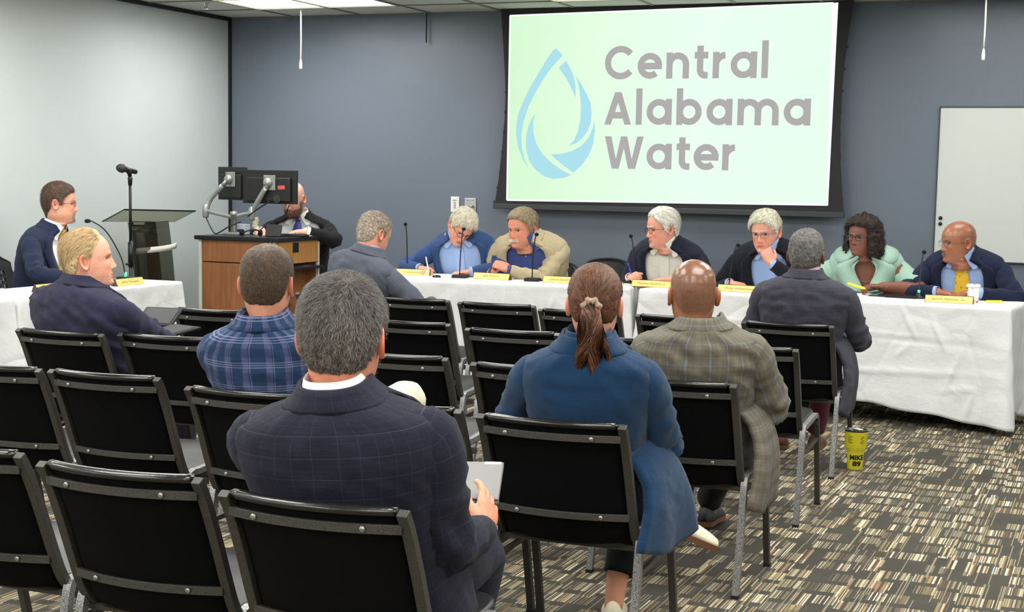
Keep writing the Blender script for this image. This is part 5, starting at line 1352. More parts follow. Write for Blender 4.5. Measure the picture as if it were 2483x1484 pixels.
    if K == 'jacket':
        tb = s.get('button', .18); wo = s.get('open', .42)     # half opening at the chest
        w0 = lambda t: (.02 + wo * sm((t - tb) / .65)) if t > tb else (.02 + s.get('flare', .15) * sm((tb - t) / .4))
        hem0 = s.get('hem', -.22)
        tail = s.get('tail')
        def hem(t, ph, r):
            if tail and t < .05:   # skirt of the jacket hanging beside the seat
                k_ = sm((.05 - t) / (.05 - hem0))
                for (pc, wd, dv) in tail:
                    dd = np.exp(-((np.angle(np.exp(1j * (ph - pc)))) / wd) ** 2); r = r + np.array(dv)[None] * (dd * k_)[:, None]
            return r
        V, F, UV = sheet(T, hem0, 1.035, 64, w0, 96, lambda t: .004 + .003 * sm((t - .9) / .1), seed, s.get('wr', .008), hem=hem)
        jb = MB(); jb.add(V, F, UV)
        for key, sd in (('R', 1), ('L', -1)):
            if key not in arm_out: continue
            S_, E_, Wr, ad, Rm = arm_out[key]
            a0 = T.pt(sd * .120 * T.W, -.010, .835); a1 = T.pt(sd * .190 * T.W, -.008, .815)
            PP = catmull([a0, a1, S_ + (E_ - S_) * .45 + np.array((sd * .008, 0, 0)), E_ - (E_ - S_) * .12, E_ + (Wr - E_) * .12, E_ + (Wr - E_) * .55, Wr - ad * .018], 9); n = len(PP)
            sl = s.get('slk', 1.0)
            rr = np.interp(np.linspace(0, 1, n), [0, .1, .2, .35, .5, .62, .8, 1], [.044, .058, .068, .064, .057, .056, .050, .042]) * sl
            V, F, UV = tube(PP, np.c_[rr, rr * .92], 22, False)
            # folds gathered at the elbow
            cen = np.repeat(PP, 22, 0); dd = V - cen; ln = np.linalg.norm(dd, axis=1)[:, None]; u = np.repeat(np.linspace(0, 1, n), 22)
            env = np.exp(-((u - .52) / .2) ** 2) * 1.0 + .35; q = n1(V * np.array((1, 1, 1)), 26, seed + sd) ; q2 = np.sin(u * 55 + 2.5 * n1(V, 9, seed + 5 * sd)) 
            q3 = n1(V * np.array((1, 1, 1.6)), 55, seed + 8 * sd); q4 = -np.abs(n1(V, 15, seed - sd)) + .25; dd2 = dd / ln * (env * (q * .009 + q2 * .0022 + q3 * .0045 + q4 * .016) * s.get('wrs', 1.0))[:, None]; V = V + dd2; jb.add(V, F, UV + np.array((sd * .7, 0)))
        if s.get('skirt'):
            A_, B_, t_top, p0, p1 = s['skirt']; A_ = W2L(A_); B_ = W2L(B_); nu_, nv_ = 26, 30; R = []; UV = []
            phs = np.linspace(p0, p1, nu_)
            for j in range(nv_):
                v = j / (nv_ - 1); rr = []
                for i, p_ in enumerate(phs):
                    u = i / (nu_ - 1); topP = T.ring(t_top, np.array([p_]), .006)[0]; end = A_ * (1 - u) + B_ * u
                    end = end + np.array((0, 0, .03 * (2 * u - 1) ** 2)); q = topP * (1 - v) + end * v + np.array((1, 0, 0)) * (.05 * math.sin(pi * v ** .7) + .008 * math.sin(u * 9 + 2 * v) * v)
                    rr.append(q)
                R.append(rr); UV.append(np.c_[(phs - pi) * .19, np.full(nu_, .1 + v * .45)])
            R = np.array(R); R = np.concatenate([R, (R - np.array((.016, 0, 0)))[:, ::-1]], 1); UV = [np.concatenate([q, q[::-1]], 0) for q in UV]
            V, F = loft(R, True, False, True); V = wrinkle(V, seed + 9, .006); jb.add(V, [f[::-1] for f in F], np.vstack(UV))
        jo = jb.build('jacket', jm, root, True, uv=True); so = jo.modifiers.new('thick', 'SOLIDIFY'); so.thickness = .004; so.offset = -1
        # collar roll round the neck and lapels down the front
        cb = MB(); prof = [(.996, .008), (1.005, .012), (1.025, .013), (1.06, .0125), (1.085, .010), (1.092, .006), (1.08, .002), (1.04, .0)]
        wc = s.get('collar_open', .62); nph = 60; R = []; UV = []
        for (t, o_) in prof:
            phs = np.linspace(wc, 2 * pi - wc, nph); rr = []
            for p_ in phs:
                k_ = 1 - sm((min(p_, 2 * pi - p_) - wc) / .55)    # towards the front the collar lies lower
                rr.append(T.ring(t - .05 * k_, np.array([p_]), o_ + .004 * k_)[0])
            R.append(rr); UV.append(np.c_[(phs - pi) * .12, np.full(nph, t * .4)])
        V, F = loft(np.array(R), False); cb.add(V, F, np.vstack(UV))
        for sd in (-1, 1):
            R = []; UV = []
            for t in np.linspace(tb + .02, .955, 26):
                k_ = (t - tb) / (.955 - tb); w_ = w0(t); lw = .36 * sm(k_ / .5) * (1 - .25 * sm((k_ - .75) / .25)) + .02
                if .80 < k_ < .87: lw *= .80
                ph_ = np.array([w_ - .03, w_ + lw * .35, w_ + lw * .8, w_ + lw]); ph_ = ph_ if sd > 0 else 2 * pi - ph_
                rr = np.array([T.ring(t, np.array([p_]), o_)[0] for p_, o_ in zip(ph_, (.007, .015, .016, .011))]); R.append(rr); UV.append(np.c_[np.linspace(0, .06, 4), np.full(4, k_ * .35)])
            V, F = loft(np.array(R), False); cb.add(V, F if sd > 0 else [f[::-1] for f in F], np.vstack(UV) + 1.3)
        lo = cb.build('lapel_collar', jm, root, True, uv=True); so = lo.modifiers.new('thick', 'SOLIDIFY'); so.thickness = .003; so.offset = -1
        # shirt
        sb = MB(); V, F, UV = sheet(T, -.1, 1.02, 40, lambda t: 0.0, 60, -.010, seed + 2, .003, closed=True); sb.add(V, F, UV)
        vz = s.get('shirt_open', .25)
        R = []; phs = np.linspace(vz, 2 * pi - vz, 50)
        for (dt, o_) in ((1.0, -.004), (1.06, .000), (1.12, .003), (1.135, .004), (1.12, .0065), (1.06, .0085), (1.01, .010)):
            rr = []; dt = 1 + (dt - 1) * s.get('collar_h', 1.0)
            for p_ in phs:
                k_ = 1 - sm((min(p_, 2 * pi - p_) - vz) / .7); rr.append(T.ring(dt - (.085 if dt < 1.1 and o_ > .005 else .035) * k_, np.array([p_]), o_ - .006 + .001 * k_)[0])
            R.append(rr)
        V, F = loft(np.array(R), False); sb.add(V, F, np.tile([0, 0], (len(V), 1)))
        so_ = sb.build('shirt', s['shirt'], root, True, uv=True)
        fp = lambda x, t, o_: T.ring(t, np.array([math.asin(max(-1, min(1, x / .14)))]), o_)[0]
        if s.get('btn', True) and not s.get('tie'):
            V = []; R = np.array([[fp(x, t, -.006) for x in (-.014, .014)] for t in np.linspace(.05, .93, 18)]); V, F = loft(R, False); pl = mesh_obj('placket', V, [f[::-1] for f in F], s['shirt'], so_, True, uv=np.zeros((len(V), 2)))
            for t in (.30, .5, .7, .87):
                c_ = fp(0, t, -.003); MB().lathe([(.005, -.001), (.005, .001), (.001, .0015)], tuple(c_), 10, aim(T.frame(t)[2])).build('button', M_cord, so_)
        if s.get('tie'):
            R = []; 
            for t, wd in zip(np.linspace(.985, .12, 24), np.interp(np.linspace(0, 1, 24), [0, .08, 1], [.011, .014, .042])): R.append([fp(-wd, t, -.002), fp(-wd * .5, t, .003), fp(0, t, .005), fp(wd * .5, t, .003), fp(wd, t, -.002)])
            V, F = loft(np.array(R), False); uvt = np.array([[i % 5 * .02, i // 5 * .016] for i in range(len(V))]); to = mesh_obj('tie', V, F, s['tie'], root, True, uv=uvt)
            R = []
            for t, wd in ((.975, .011), (.99, .018), (1.015, .021), (1.045, .017), (1.06, .009)): R.append([fp(-wd, t, -.004), fp(-wd * .6, t, .010), fp(0, t, .014), fp(wd * .6, t, .010), fp(wd, t, -.004)])
            V, F = loft(np.array(R), False); mesh_obj('knot', V, [f[::-1] for f in F], s['tie'], to, True, uv=np.array([[i % 5 * .02, i // 5 * .016] for i in range(len(V))]))
        if s.get('cuffs', True):
            for key in arm_out:
                S_, E_, Wr, ad, Rm = arm_out[key]; V, F, UV = tube([Wr - ad * .05, Wr - ad * .02, Wr + ad * .004], [(.040, .036), (.038, .034), (.034, .031)], 20, False, up=tuple(Rm[:, 2]))
                o = mesh_obj('cuff', V, F, s['shirt'], so_, True, uv=UV); so = o.modifiers.new('t', 'SOLIDIFY'); so.thickness = .003
    elif K == 'top':
        jb = MB(); V, F, UV = sheet(T, -.25, 1.0, 56, lambda t: .02 + .26 * sm((t - .66) / .34), 96, .006, seed, .010); jb.add(V, F, UV)
        for key, sd in (('R', 1), ('L', -1)):
            S_, E_, Wr, ad, Rm = arm_out[key]; a0 = T.pt(sd * .118 * T.W, -.010, .83); a1 = T.pt(sd * .182 * T.W, -.008, .80)
            PP = catmull([a0, a1, S_ + (E_ - S_) * .4 + np.array((sd * .01, 0, 0)), S_ + (E_ - S_) * .78 + np.array((sd * .012, 0, 0))], 9); n = len(PP); rr = np.interp(np.linspace(0, 1, n), [0, .2, .5, 1], [.052, .066, .072, .075])
            V, F, UV = tube(PP, np.c_[rr, rr * .95], 24, False); V = V + nv3(V, 16, seed) * .006; jb.add(V, F, UV)
        jo = jb.build('blouse', jm, root, True, uv=True); so = jo.modifiers.new('thick', 'SOLIDIFY'); so.thickness = .004; so.offset = -1
        cb = MB()
        for sd in (-1, 1):     # wide pointed collar flaps
            R = []
            for q in np.linspace(0, 1, 22):
                t_in = .72 + .34 * q; p_in = .05 + .36 * sm(q * 1.2); L_ = .62 * math.sin(pi * min(1, .25 + q * .6)) * (1 - q * .3) * sm((q + .02) / .12)
                pts = []
                for k_, o_ in ((0, .012), (.5, .022), (1, .016)):
                    p_ = p_in + L_ * k_; t_ = t_in - .06 * k_ * (1 - q); p_ = p_ if sd > 0 else 2 * pi - p_; pts.append(T.ring(t_, np.array([p_]), o_)[0])
                R.append(pts)
            V, F = loft(np.array(R), False); cb.add(V, F if sd > 0 else [f[::-1] for f in F])
        R = []
        for (t, o_) in ((1.0, .012), (1.05, .010), (1.10, .008), (1.11, .012), (1.06, .018), (.98, .020), (.94, .020)):
            R.append([T.ring(t, np.array([p_]), o_)[0] for p_ in np.linspace(.75, 2 * pi - .75, 40)])
        V, F = loft(np.array(R), False); cb.add(V, F); co = cb.build('collar', jm, root, True, uv=True); so = co.modifiers.new('thick', 'SOLIDIFY'); so.thickness = .003
        fp = lambda x, t, o_: T.ring(t, np.array([x / .14]), o_)[0]
        MB().tube([fp(0, .70, .010), fp(.002, .6, .010), fp(0, .5, .010)], .0025, 8).build('zip', M_rivet, root, True)
        R = [T.ring(1.0 - .22 * math.exp(-(min(p_, 2 * pi - p_) / .5) ** 2), np.array([p_]), .004)[0] for p_ in np.linspace(0, 2 * pi, 40)]
        MB().tube(R, .0012, 6, False).build('necklace', mat('gold_chain', (200, 160, 80), .3, metal=1), root, True)
    # ---------- trousers, legs and shoes
    if s.get('legs', True):
        tb_ = MB(); kn = s.get('knees', (( .11, .40, .49), (-.11, .40, .49))); kn = [W2L(k) for k in s['kneesW']] if 'kneesW' in s else kn; an = s.get('ankles', ((.11, .40, .10), (-.11, .40, .10))); an = [W2L(k) for k in s['anklesW']] if 'anklesW' in s else an
        r = []
        for t, a, b_ in ((.10, .17, .12), (0, .19, .135), (-.12, .185, .13), (-.2, .15, .11)):
            ph_ = np.linspace(0, 2 * pi, 32, endpoint=False); r.append(np.stack([hip[0] + a * np.sin(ph_) * T.W, hip[1] + .02 + b_ * np.cos(ph_), np.full(32, hip[2] + t * .45)], -1))
        V, F = loft(np.array(r), True, True, True); tb_.add(V, F)
        for i, (k_, a_) in enumerate(zip(kn, an)):
            sd = 1 if i == 0 else -1; h = hip + np.array((sd * .085 * T.W, 0.02, -.01)); k_ = np.array(k_, float); a_ = np.array(a_, float)
            PP = catmull([h, h + (k_ - h) * .5, k_ + (h - k_) * .1, k_ + (a_ - k_) * .12, k_ + (a_ - k_) * .55, a_ + (k_ - a_) * (s.get('crop', (0.02, 0.02))[i])], 7); n = len(PP)
            rr = np.interp(np.linspace(0, 1, n), [0, .2, .4, .55, .8, 1], [.088, .086, .074, .068, .058, .054]) * s.get('legk', 1.0)
            V, F, UV = tube(PP, rr, 20, True); V = V + nv3(V, 18, seed) * .006; tb_.add(V, F, UV)
            sh = s.get('shoes')
            if sh:
                sm_, sole, sock = sh; fdv = np.array(s['feet'][i]) if s.get('feet') else np.array((sd * .1, 1, -.05)); fdv = fdv / np.linalg.norm(fdv); up = np.array((0, 0, 1.0)); up = up - fdv * (up @ fdv); up /= np.linalg.norm(up); sx = np.cross(fdv, up)
                org = a_ + np.array((0, 0, -.10)) if not s.get('feet_up', (0, 0))[i] else a_ - up * .07
                def shoe(z0, sc_, zt):
                    R = []
                    for y, w_, h_ in ((-.07, .012, .03), (-.062, .030, .062), (-.03, .036, .080), (.02, .036, .078), (.06, .038, .058), (.11, .045, .045), (.16, .044, .036), (.195, .032, .026), (.208, .010, .016)):
                        ring = []
                        for a in np.linspace(0, 2 * pi, 20, endpoint=False):
                            zz = max(0, math.sin(a)) * h_ * zt if math.sin(a) > 0 else 0; ring.append(org + sx * (w_ * sc_ * math.cos(a)) + fdv * y + up * (z0 + zz))
                        R.append(ring)
                    return loft(np.array(R), True, True, True)
                V, F = shoe(.018, 1.0, 1.0); so_ = mesh_obj('shoe', V, F, sm_, root, True)
                R = []
                for z_ in (.0, .02):
                    R.append([org + sx * (w_ * 1.06) + fdv * y + up * z_ for y, w_ in ((-.072, 0), (-.066, .028), (-.03, .036), (.02, .034), (.06, .038), (.11, .046), (.16, .045), (.198, .033), (.212, 0), (.198, -.033), (.16, -.045), (.11, -.046), (.06, -.038), (.02, -.034), (-.03, -.036), (-.066, -.028))])
                V, F = loft(np.array(R), True, True, True); mesh_obj('sole', V, F, sole, so_, False)
                if sock is not None: V, F, UV = tube([a_ + (k_ - a_) * .25, a_ + (k_ - a_) * .03, org + up * .05], [.040, .036, .036], 14); mesh_obj('sock', V, F, sock, root, True)
        tb_.build('trousers', s.get('tm', jm), root, True, uv=True)
    s['_'] = dict(T=T, arm=arm_out, H=H, root=root, W2L=W2L, HC=HC, Rh=Rh, hs=hs, Li=Li)
    return root
M_eye = attr_mat('eye', rough=.12, spec=.6)
def lensmat():
    m = bpy.data.materials.new('lens_glass'); m.use_nodes = True; t = NT(m)
    tr = t.new('ShaderNodeBsdfTransparent'); gl = t.new('ShaderNodeBsdfGlossy'); gl.inputs['Roughness'].default_value = .03; mx = t.new('ShaderNodeMixShader'); mx.inputs[0].default_value = .08
    t.link(tr.outputs[0], mx.inputs[1]); t.link(gl.outputs[0], mx.inputs[2]); t.link(mx.outputs[0], t.n['Material Output'].inputs[0]); return m
M_lens = lensmat()
M_gold_f = mat('wire_frame', (120, 110, 96), .3, metal=.9); M_dark_f = mat('dark_frame', (30, 24, 26), .35)
# ================================================================ the people of the meeting
away = lambda x, y, a: math.radians(a) - pi / 2      # heading angle (degrees, 90 = towards the back wall) -> yaw
def hd(a): return math.radians(a) - pi / 2
M_navyplaid = suiting('navy_windowpane_suit', (30, 32, 46), [(0, .034, .0012, (74, 72, 92), .35, 0), (1, .048, .0014, (84, 80, 98), .40, .3), (1, .012, .001, (52, 54, 72), .3, 0)])
M_navy = suiting('navy_suit', (32, 36, 62)); M_navy2 = suiting('deep_navy_suit', (30, 38, 62)); M_navyp = suiting('slate_navy_suit', (44, 44, 66), var=.2)
M_royal = suiting('royal_blue_blazer', (54, 78, 124)); M_tan = suiting('tan_blazer', (184, 168, 136), sheen=.1); M_dnavy = suiting('midnight_blazer', (30, 34, 50)); M_char = suiting('black_blazer', (24, 26, 34))
M_greybl = suiting('grey_checked_blazer', (84, 88, 100), [(0, .014, .0016, (62, 64, 78), .6, 0), (1, .016, .0016, (62, 64, 78), .6, 0)]); M_charpl = suiting('charcoal_plaid_suit', (62, 62, 72), [(0, .05, .002, (40, 42, 54), .5, 0), (1, .014, .002, (48, 50, 60), .5, 0), (1, .06, .002, (96, 80, 92), .35, 0)])
M_blackst = suiting('black_suit', (26, 26, 28)); M_teal = suiting('petrol_blue_blazer', (17, 52, 84), var=.08, sheen=.15)
M_bplaid = suiting('blue_plaid_jacket', (38, 60, 92), [(0, .056, .018, (98, 104, 140), .55, 0), (0, .056, .003, (120, 124, 160), .5, .24), (1, .080, .0028, (140, 142, 176), .6, 0), (1, .080, .0028, (140, 142, 176), .6, .10), (1, .080, .0028, (140, 142, 176), .6, .20), (1, .080, .03, (28, 44, 74), .4, .6)])
M_gplaid = suiting('olive_grey_plaid_jacket', (106, 102, 88), [(0, .056, .003, (120, 136, 166), .6, 0), (0, .056, .018, (126, 122, 108), .4, .5), (1, .075, .003, (120, 130, 150), .45, 0), (1, .075, .024, (84, 80, 68), .4, .4), (0, .014, .002, (84, 82, 70), .5, 0)])
M_mint = suiting('mint_knit', (170, 204, 186), weave=.5, var=.05, rough=.9)
M_wshirt = suiting('white_shirt', (240, 240, 240), weave=.3, var=.03, rough=.7); M_cream = suiting('cream_shirt', (228, 226, 214), weave=.3, var=.04, rough=.7)
M_lblue = suiting('light_blue_shirt', (160, 186, 232), weave=.4, var=.05, rough=.7); M_bshirt = suiting('denim_blue_shirt', (66, 80, 136), weave=.5, rough=.75); M_lav = suiting('lavender_shirt', (208, 200, 226), weave=.3, rough=.7); M_pink = suiting('pink_check_shirt', (176, 150, 164), [(0, .008, .002, (120, 96, 120), .5, 0), (1, .008, .002, (120, 96, 120), .5, 0)])
def tie_mat(name, a, b_):
    m = bpy.data.materials.new(name); m.use_nodes = True; t = NT(m); v = t.new('ShaderNodeTexVoronoi'); v.inputs['Scale'].default_value = 60; t.link(t.uv(), v.inputs['Vector'])
    k = t.math('LESS_THAN', v.outputs['Distance'], .28); t.link(t.mix(k, lin(a), lin(b_)), t.bsdf.inputs['Base Color']); t.bsdf.inputs['Roughness'].default_value = .4; return m
M_tieY = tie_mat('yellow_tie', (232, 188, 50), (176, 134, 40)); M_tieG = tie_mat('gold_tie', (190, 158, 60), (120, 96, 40)); M_tieB = tie_mat('blue_tie', (58, 62, 150), (80, 90, 180))
M_khaki = suiting('cream_trousers', (226, 220, 194), weave=.3, var=.05); M_burg = suiting('burgundy_trousers', (96, 40, 52)); M_blk = suiting('black_trousers', (20, 20, 24)); M_dk = suiting('dark_trousers', (38, 38, 44))
M_shoeB = mat('brown_leather_shoe', (104, 62, 42), .4); M_shoeK = mat('dark_suede_shoe', (44, 44, 46), .6); M_soleB = mat('brown_sole', (104, 66, 40), .6); M_soleK = mat('black_sole', (20, 20, 20), .6); M_sockG = mat('grey_sock', (150, 154, 160), .9, var=.3, vscale=80)
M_shoeC = mat('cream_leather_shoe', (232, 224, 196), .45)

GREY = [(150, 142, 128), (190, 184, 172), (120, 112, 100), (214, 210, 200)]; SALT = [(58, 52, 46), (88, 82, 75), (132, 128, 122), (46, 41, 37), (108, 103, 97)]
# --- man with a goatee behind the side table
P1 = dict(at=(-6.50, 7.95), rz=hd(8), hy=hd(34), pitch=.03, top=(-6.36, 8.005, 1.375), skin=(222, 160, 134), jowl=.09, hs=1.06, W=1.10, D=1.1, belly=.03, hip=(0, 0, .56), seed=11, jm=M_navy2, shirt=M_wshirt, tie=M_tieG, button=.25, open=.5,
   brow=(96, 66, 48), beard=((176, 166, 156), .75, 'goatee'), hair=dict(cols=[(66, 46, 36), (92, 68, 52), (54, 40, 32)], th=.010, side=.5, front=.070, temple=.052, frontlift=.5, n=2600, len=.024, mess=.15, flow=(.3, 1, 0), flowk=.4), glasses=(M_gold_f, 1), legs=False,
   R=dict(w=(-6.02, 7.72, .79), fd=(.3, .9, -.05), hint=(-.2, -1, -.6)), L=dict(w=(-6.02, 8.02, .79), fd=(.5, -.8, 0), hint=(-.2, .8, -.8)))
person('man with dark hair and goatee in a navy suit sitting behind the side table', P1)
# --- blond man, third row left
P2 = dict(at=(-4.25, 5.66), rz=hd(84), hy=hd(40), pitch=-.10, top=(-4.225, 5.50, 1.205), skin=(228, 166, 140), hs=1.08, W=1.22, D=1.12, seed=22, jm=M_navyp, shirt=M_lav, wr=.016, wrs=1.6, hem=-.3, bow=.05, belly=.03, ruddy=.6,
   brow=(190, 160, 120), hair=dict(cols=[(214, 182, 130), (186, 152, 104), (230, 206, 160), (150, 124, 88)], th=.008, side=.6, front=.100, temple=.075, ear=.032, nape=-.072, n=7500, len=.034, w=.0010, mess=.12, lift=.10, flow=(.12, -1, -.45), flowk=.85, sideburn=.012), shoes=(M_shoeK, M_soleK, None), tm=M_navyp,
   N=(-4.245, 5.49, .955), R=dict(w=(-4.02, 5.98, .62), fd=(-.5, .8, .15), hint=(.9, -.6, -.7)), L=dict(w=(-4.30, 6.08, .60), fd=(.5, .8, 0), hint=(-1, -.2, -.8)))
person('blond man in a navy suit, seen from behind, face turned in profile', P2)
# --- bald man behind the console
P3 = dict(at=(-5.92, 10.33), rz=hd(-72), hy=hd(-88), pitch=.35, top=(-5.905, 10.16, 1.395), skin=(226, 176, 152), W=1.06, D=1.05, hip=(0, 0, .64), seed=33, jm=M_blackst, shirt=M_wshirt, tie=M_tieB, open=.75, button=.1, ruddy=.5,
   brow=(90, 60, 46), beard=((92, 62, 48), .8, 'full'), bn=1500, bl=.010, legs=False, wr=.010, N=(-5.90, 10.26, 1.125),
   R=dict(w=(-6.03, 9.92, 1.03), fd=(.4, -.8, -.1), hint=(-1, .2, -.5)), L=dict(w=(-5.68, 9.98, 1.035), fd=(-.7, -.6, -.05), hint=(1.2, .2, -.5)))
person('bald bearded man in a black suit behind the monitors at the console', P3)
# --- grey blazer, front row left
P4 = dict(at=(-4.16, 8.10), rz=hd(78), hy=hd(66), pitch=.36, top=(-4.075, 7.96, 1.245), skin=(216, 150, 124), W=1.05, D=1.08, seed=44, jm=M_greybl, shirt=M_pink, hem=-.25, bow=.06, wr=.012, lod=.85, ruddy=.6, N=(-4.10, 7.92, 1.0), belly=.03,
   brow=(150, 130, 110), hair=dict(grad=.2, cols=[(128, 110, 92), (160, 146, 128), (98, 84, 70), (186, 176, 162)], th=.007, front=.09, n=3200, len=.010, w=.0013, mess=.35, lift=.5, nape=-.07), shoes=(M_shoeK, M_soleK, None), tm=M_dk,
   R=dict(w=(-3.80, 8.16, .72), fd=(-.3, .9, -.1), hint=(1, -.5, -.7)), L=dict(w=(-4.22, 8.40, .62), fd=(.4, .9, 0), hint=(-1, -.2, -.8)))
person('grey haired man in a grey checked blazer looking down, front row end', P4)
# --- bright blue blazer, writing
P5 = dict(at=(-4.50, 10.40), rz=hd(-84), hy=hd(-50), pitch=.72, roll=-.32, top=(-4.44, 10.05, 1.225), skin=(224, 160, 136), W=1.08, D=1.1, seed=55, jm=M_royal, shirt=M_lblue, open=.62, button=.05, shirt_open=.3, belly=.05, N=(-4.49, 10.10, 1.03), ruddy=.6,
   brow=(170, 150, 120), hair=dict(cols=[(206, 194, 166), (226, 220, 200), (170, 154, 124), (238, 236, 226)], th=.016, front=.066, temple=.045, top=1.3, clump=.35, n=3200, len=.030, w=.0016, mess=.22, lift=.2, flow=(.7, .5, -.2), flowk=.6), glasses=(M_dark_f, 0), legs=False,
   R=dict(w=(-4.69, 9.88, .80), fd=(.65, -.55, -.12), hint=(-1, -.1, -.35), curl=(.8, .9, .5), thumb=.3, dz=(-.2, -.5, 1)), L=dict(w=(-4.31, 9.88, .79), fd=(-.6, -.7, -.05), hint=(1, -.1, -.3), curl=(.35, .5, .3)))
person('silver haired man in a bright blue blazer writing at the table', P5)
# --- tan blazer and mustache
P6 = dict(at=(-3.96, 10.38), rz=hd(-80), hy=hd(-110), pitch=.12, roll=.0, top=(-3.975, 10.03, 1.24), skin=(212, 142, 116), hs=1.12, W=1.20, D=1.25, seed=66, jm=M_tan, shirt=M_bshirt, open=.5, button=.05, belly=.06, N=(-3.95, 10.07, 1.04), ruddy=.8, jowl=.08, iris=(90, 90, 90), wr=.014, wrs=1.5,
   brow=(150, 120, 96), beard=((214, 204, 186), .9, 'mustache'), bn=500, bl=.011, hair=dict(cols=[(142, 120, 92), (166, 148, 120), (118, 98, 74), (190, 176, 150)], th=.014, front=.072, temple=.050, n=3200, len=.028, w=.0015, mess=.12, lift=.15, flow=(-.9, .2, 0), flowk=.7), legs=False,
   R=dict(w=(-4.13, 9.90, .80), fd=(.75, -.35, .45), hint=(-.5, .2, -1), curl=(.7, .8, .4), dz=(-.5, -.5, .6)), L=dict(w=(-4.01, 9.86, .82), fd=(-.85, -.15, .40), hint=(.9, 0, -.8), curl=(.8, .8, .4), dz=(.3, -.6, .7)))
person('mustached man in a tan blazer with clasped hands at the table', P6)
# --- white hair, glasses, open white shirt
P7 = dict(at=(-2.95, 10.40), rz=hd(-88), hy=hd(-140), pitch=.10, top=(-2.955, 10.05, 1.268), skin=(222, 158, 136), hs=1.10, W=1.10, D=1.1, seed=77, jm=M_dnavy, shirt=M_cream, open=.52, button=.05, N=(-2.93, 10.085, 1.03), ruddy=.8,
   brow=(200, 196, 186), hair=dict(cols=[(214, 210, 196), (236, 234, 224), (184, 178, 162), (244, 244, 238)], th=.014, front=.082, temple=.050, n=3000, len=.030, w=.0016, mess=.15, lift=.15, flow=(.2, -1, -.4), flowk=.75, sideburn=-.02), glasses=(M_dark_f, 1), legs=False,
   R=dict(w=(-3.13, 9.92, .80), fd=(.4, -.75, .2), hint=(-.6, .2, -1), curl=(.8, .9, .5), thumb=.35, dz=(-.6, -.2, .8)), L=dict(w=(-2.84, 9.92, .80), fd=(-.85, -.5, -.05), hint=(1, 0, -.4), curl=(.2, .3, .2)))
person('white haired man in a dark blazer and open white shirt, holding a blue pen', P7)
# --- chin on hand
P8 = dict(at=(-2.22, 10.42), rz=hd(-80), hy=hd(-100), pitch=.16, roll=.04, top=(-2.245, 10.05, 1.265), skin=(222, 160, 138), hs=1.10, W=1.12, D=1.12, seed=88, jm=M_char, shirt=M_lblue, open=.42, button=.1, N=(-2.222, 10.085, 1.035), ruddy=.6, jowl=.05, iris=(80, 90, 100),
   brow=(190, 184, 170), hair=dict(cols=[(224, 218, 196), (240, 238, 226), (196, 188, 160), (210, 200, 170)], th=.017, front=.072, temple=.045, n=3200, len=.032, w=.0016, mess=.2, lift=.2, flow=(.9, .3, -.1), flowk=.6, clump=.4), glasses=(M_gold_f, 1), legs=False,
   R=dict(w=(-2.44, 9.93, .79), fd=(.9, -.4, -.05), hint=(-.8, .1, -.8), curl=(.6, .9, .5)), L=dict(w=(-2.165, 9.905, .935), fd=(-.45, .15, .85), hint=(1, -.3, -1), curl=(1.0, 1.2, .7), thumb=.2, dz=(.1, -1, .3)))
person('white haired man in a black blazer resting his chin on his hand at the table', P8)
# --- woman in mint
P9 = dict(at=(-1.60, 10.40), rz=hd(-80), hy=hd(-112), pitch=.02, top=(-1.61, 10.06, 1.245), bob=dict(cols=[(44, 34, 30), (58, 44, 38), (34, 27, 24), (74, 58, 50)]), skin=(126, 82, 66), hs=1.02, W=1.06, D=1.2, seed=99, kind='top', jm=M_mint, N=(-1.585, 10.10, 1.01), bare=True, armk=1.12, belly=.05, iris=(40, 26, 20), lips=(150, 66, 70),
   brow=(44, 32, 28), glasses=(M_dark_f, 0), legs=False, ruddy=.15,
   R=dict(w=(-1.80, 9.95, .80), fd=(.8, -.5, -.05), hint=(-1, 0, -.5), vox=.005), L=dict(w=(-1.44, 9.90, .81), fd=(-.85, -.35, .05), hint=(1, -.1, -.4), vox=.005, curl=(.5, .7, .4)))
person('woman with glasses and curly dark bob in a mint green short sleeved top', P9)
# --- bald man, yellow tie
P10 = dict(at=(-.94, 10.38), rz=hd(-86), hy=hd(-146), pitch=.06, top=(-1.005, 10.04, 1.24), skin=(164, 106, 80), hs=1.10, W=1.12, D=1.1, seed=110, jm=M_navy2, shirt=M_lblue, tie=M_tieY, open=.48, button=.1, N=(-.970, 10.075, 1.02), shiny=True, iris=(40, 28, 22),
   brow=(90, 72, 62), beard=((150, 140, 132), .6, 'mustache'), bn=250, bl=.006, stub=((96, 82, 74), .5, dict(front=.09, bald=(.03, -.06))), glasses=(M_gold_f, 1), legs=False, lips=(140, 90, 78),
   R=dict(w=(-1.10, 9.90, .795), fd=(.9, -.3, -.05), hint=(-1, -.1, -.4), curl=(.5, .6, .4)), L=dict(w=(-.85, 9.87, .80), fd=(-.95, -.15, 0), hint=(1, 0, -.4), curl=(.4, .5, .3)))
person('bald man with glasses, navy suit and yellow tie at the end of the table', P10)
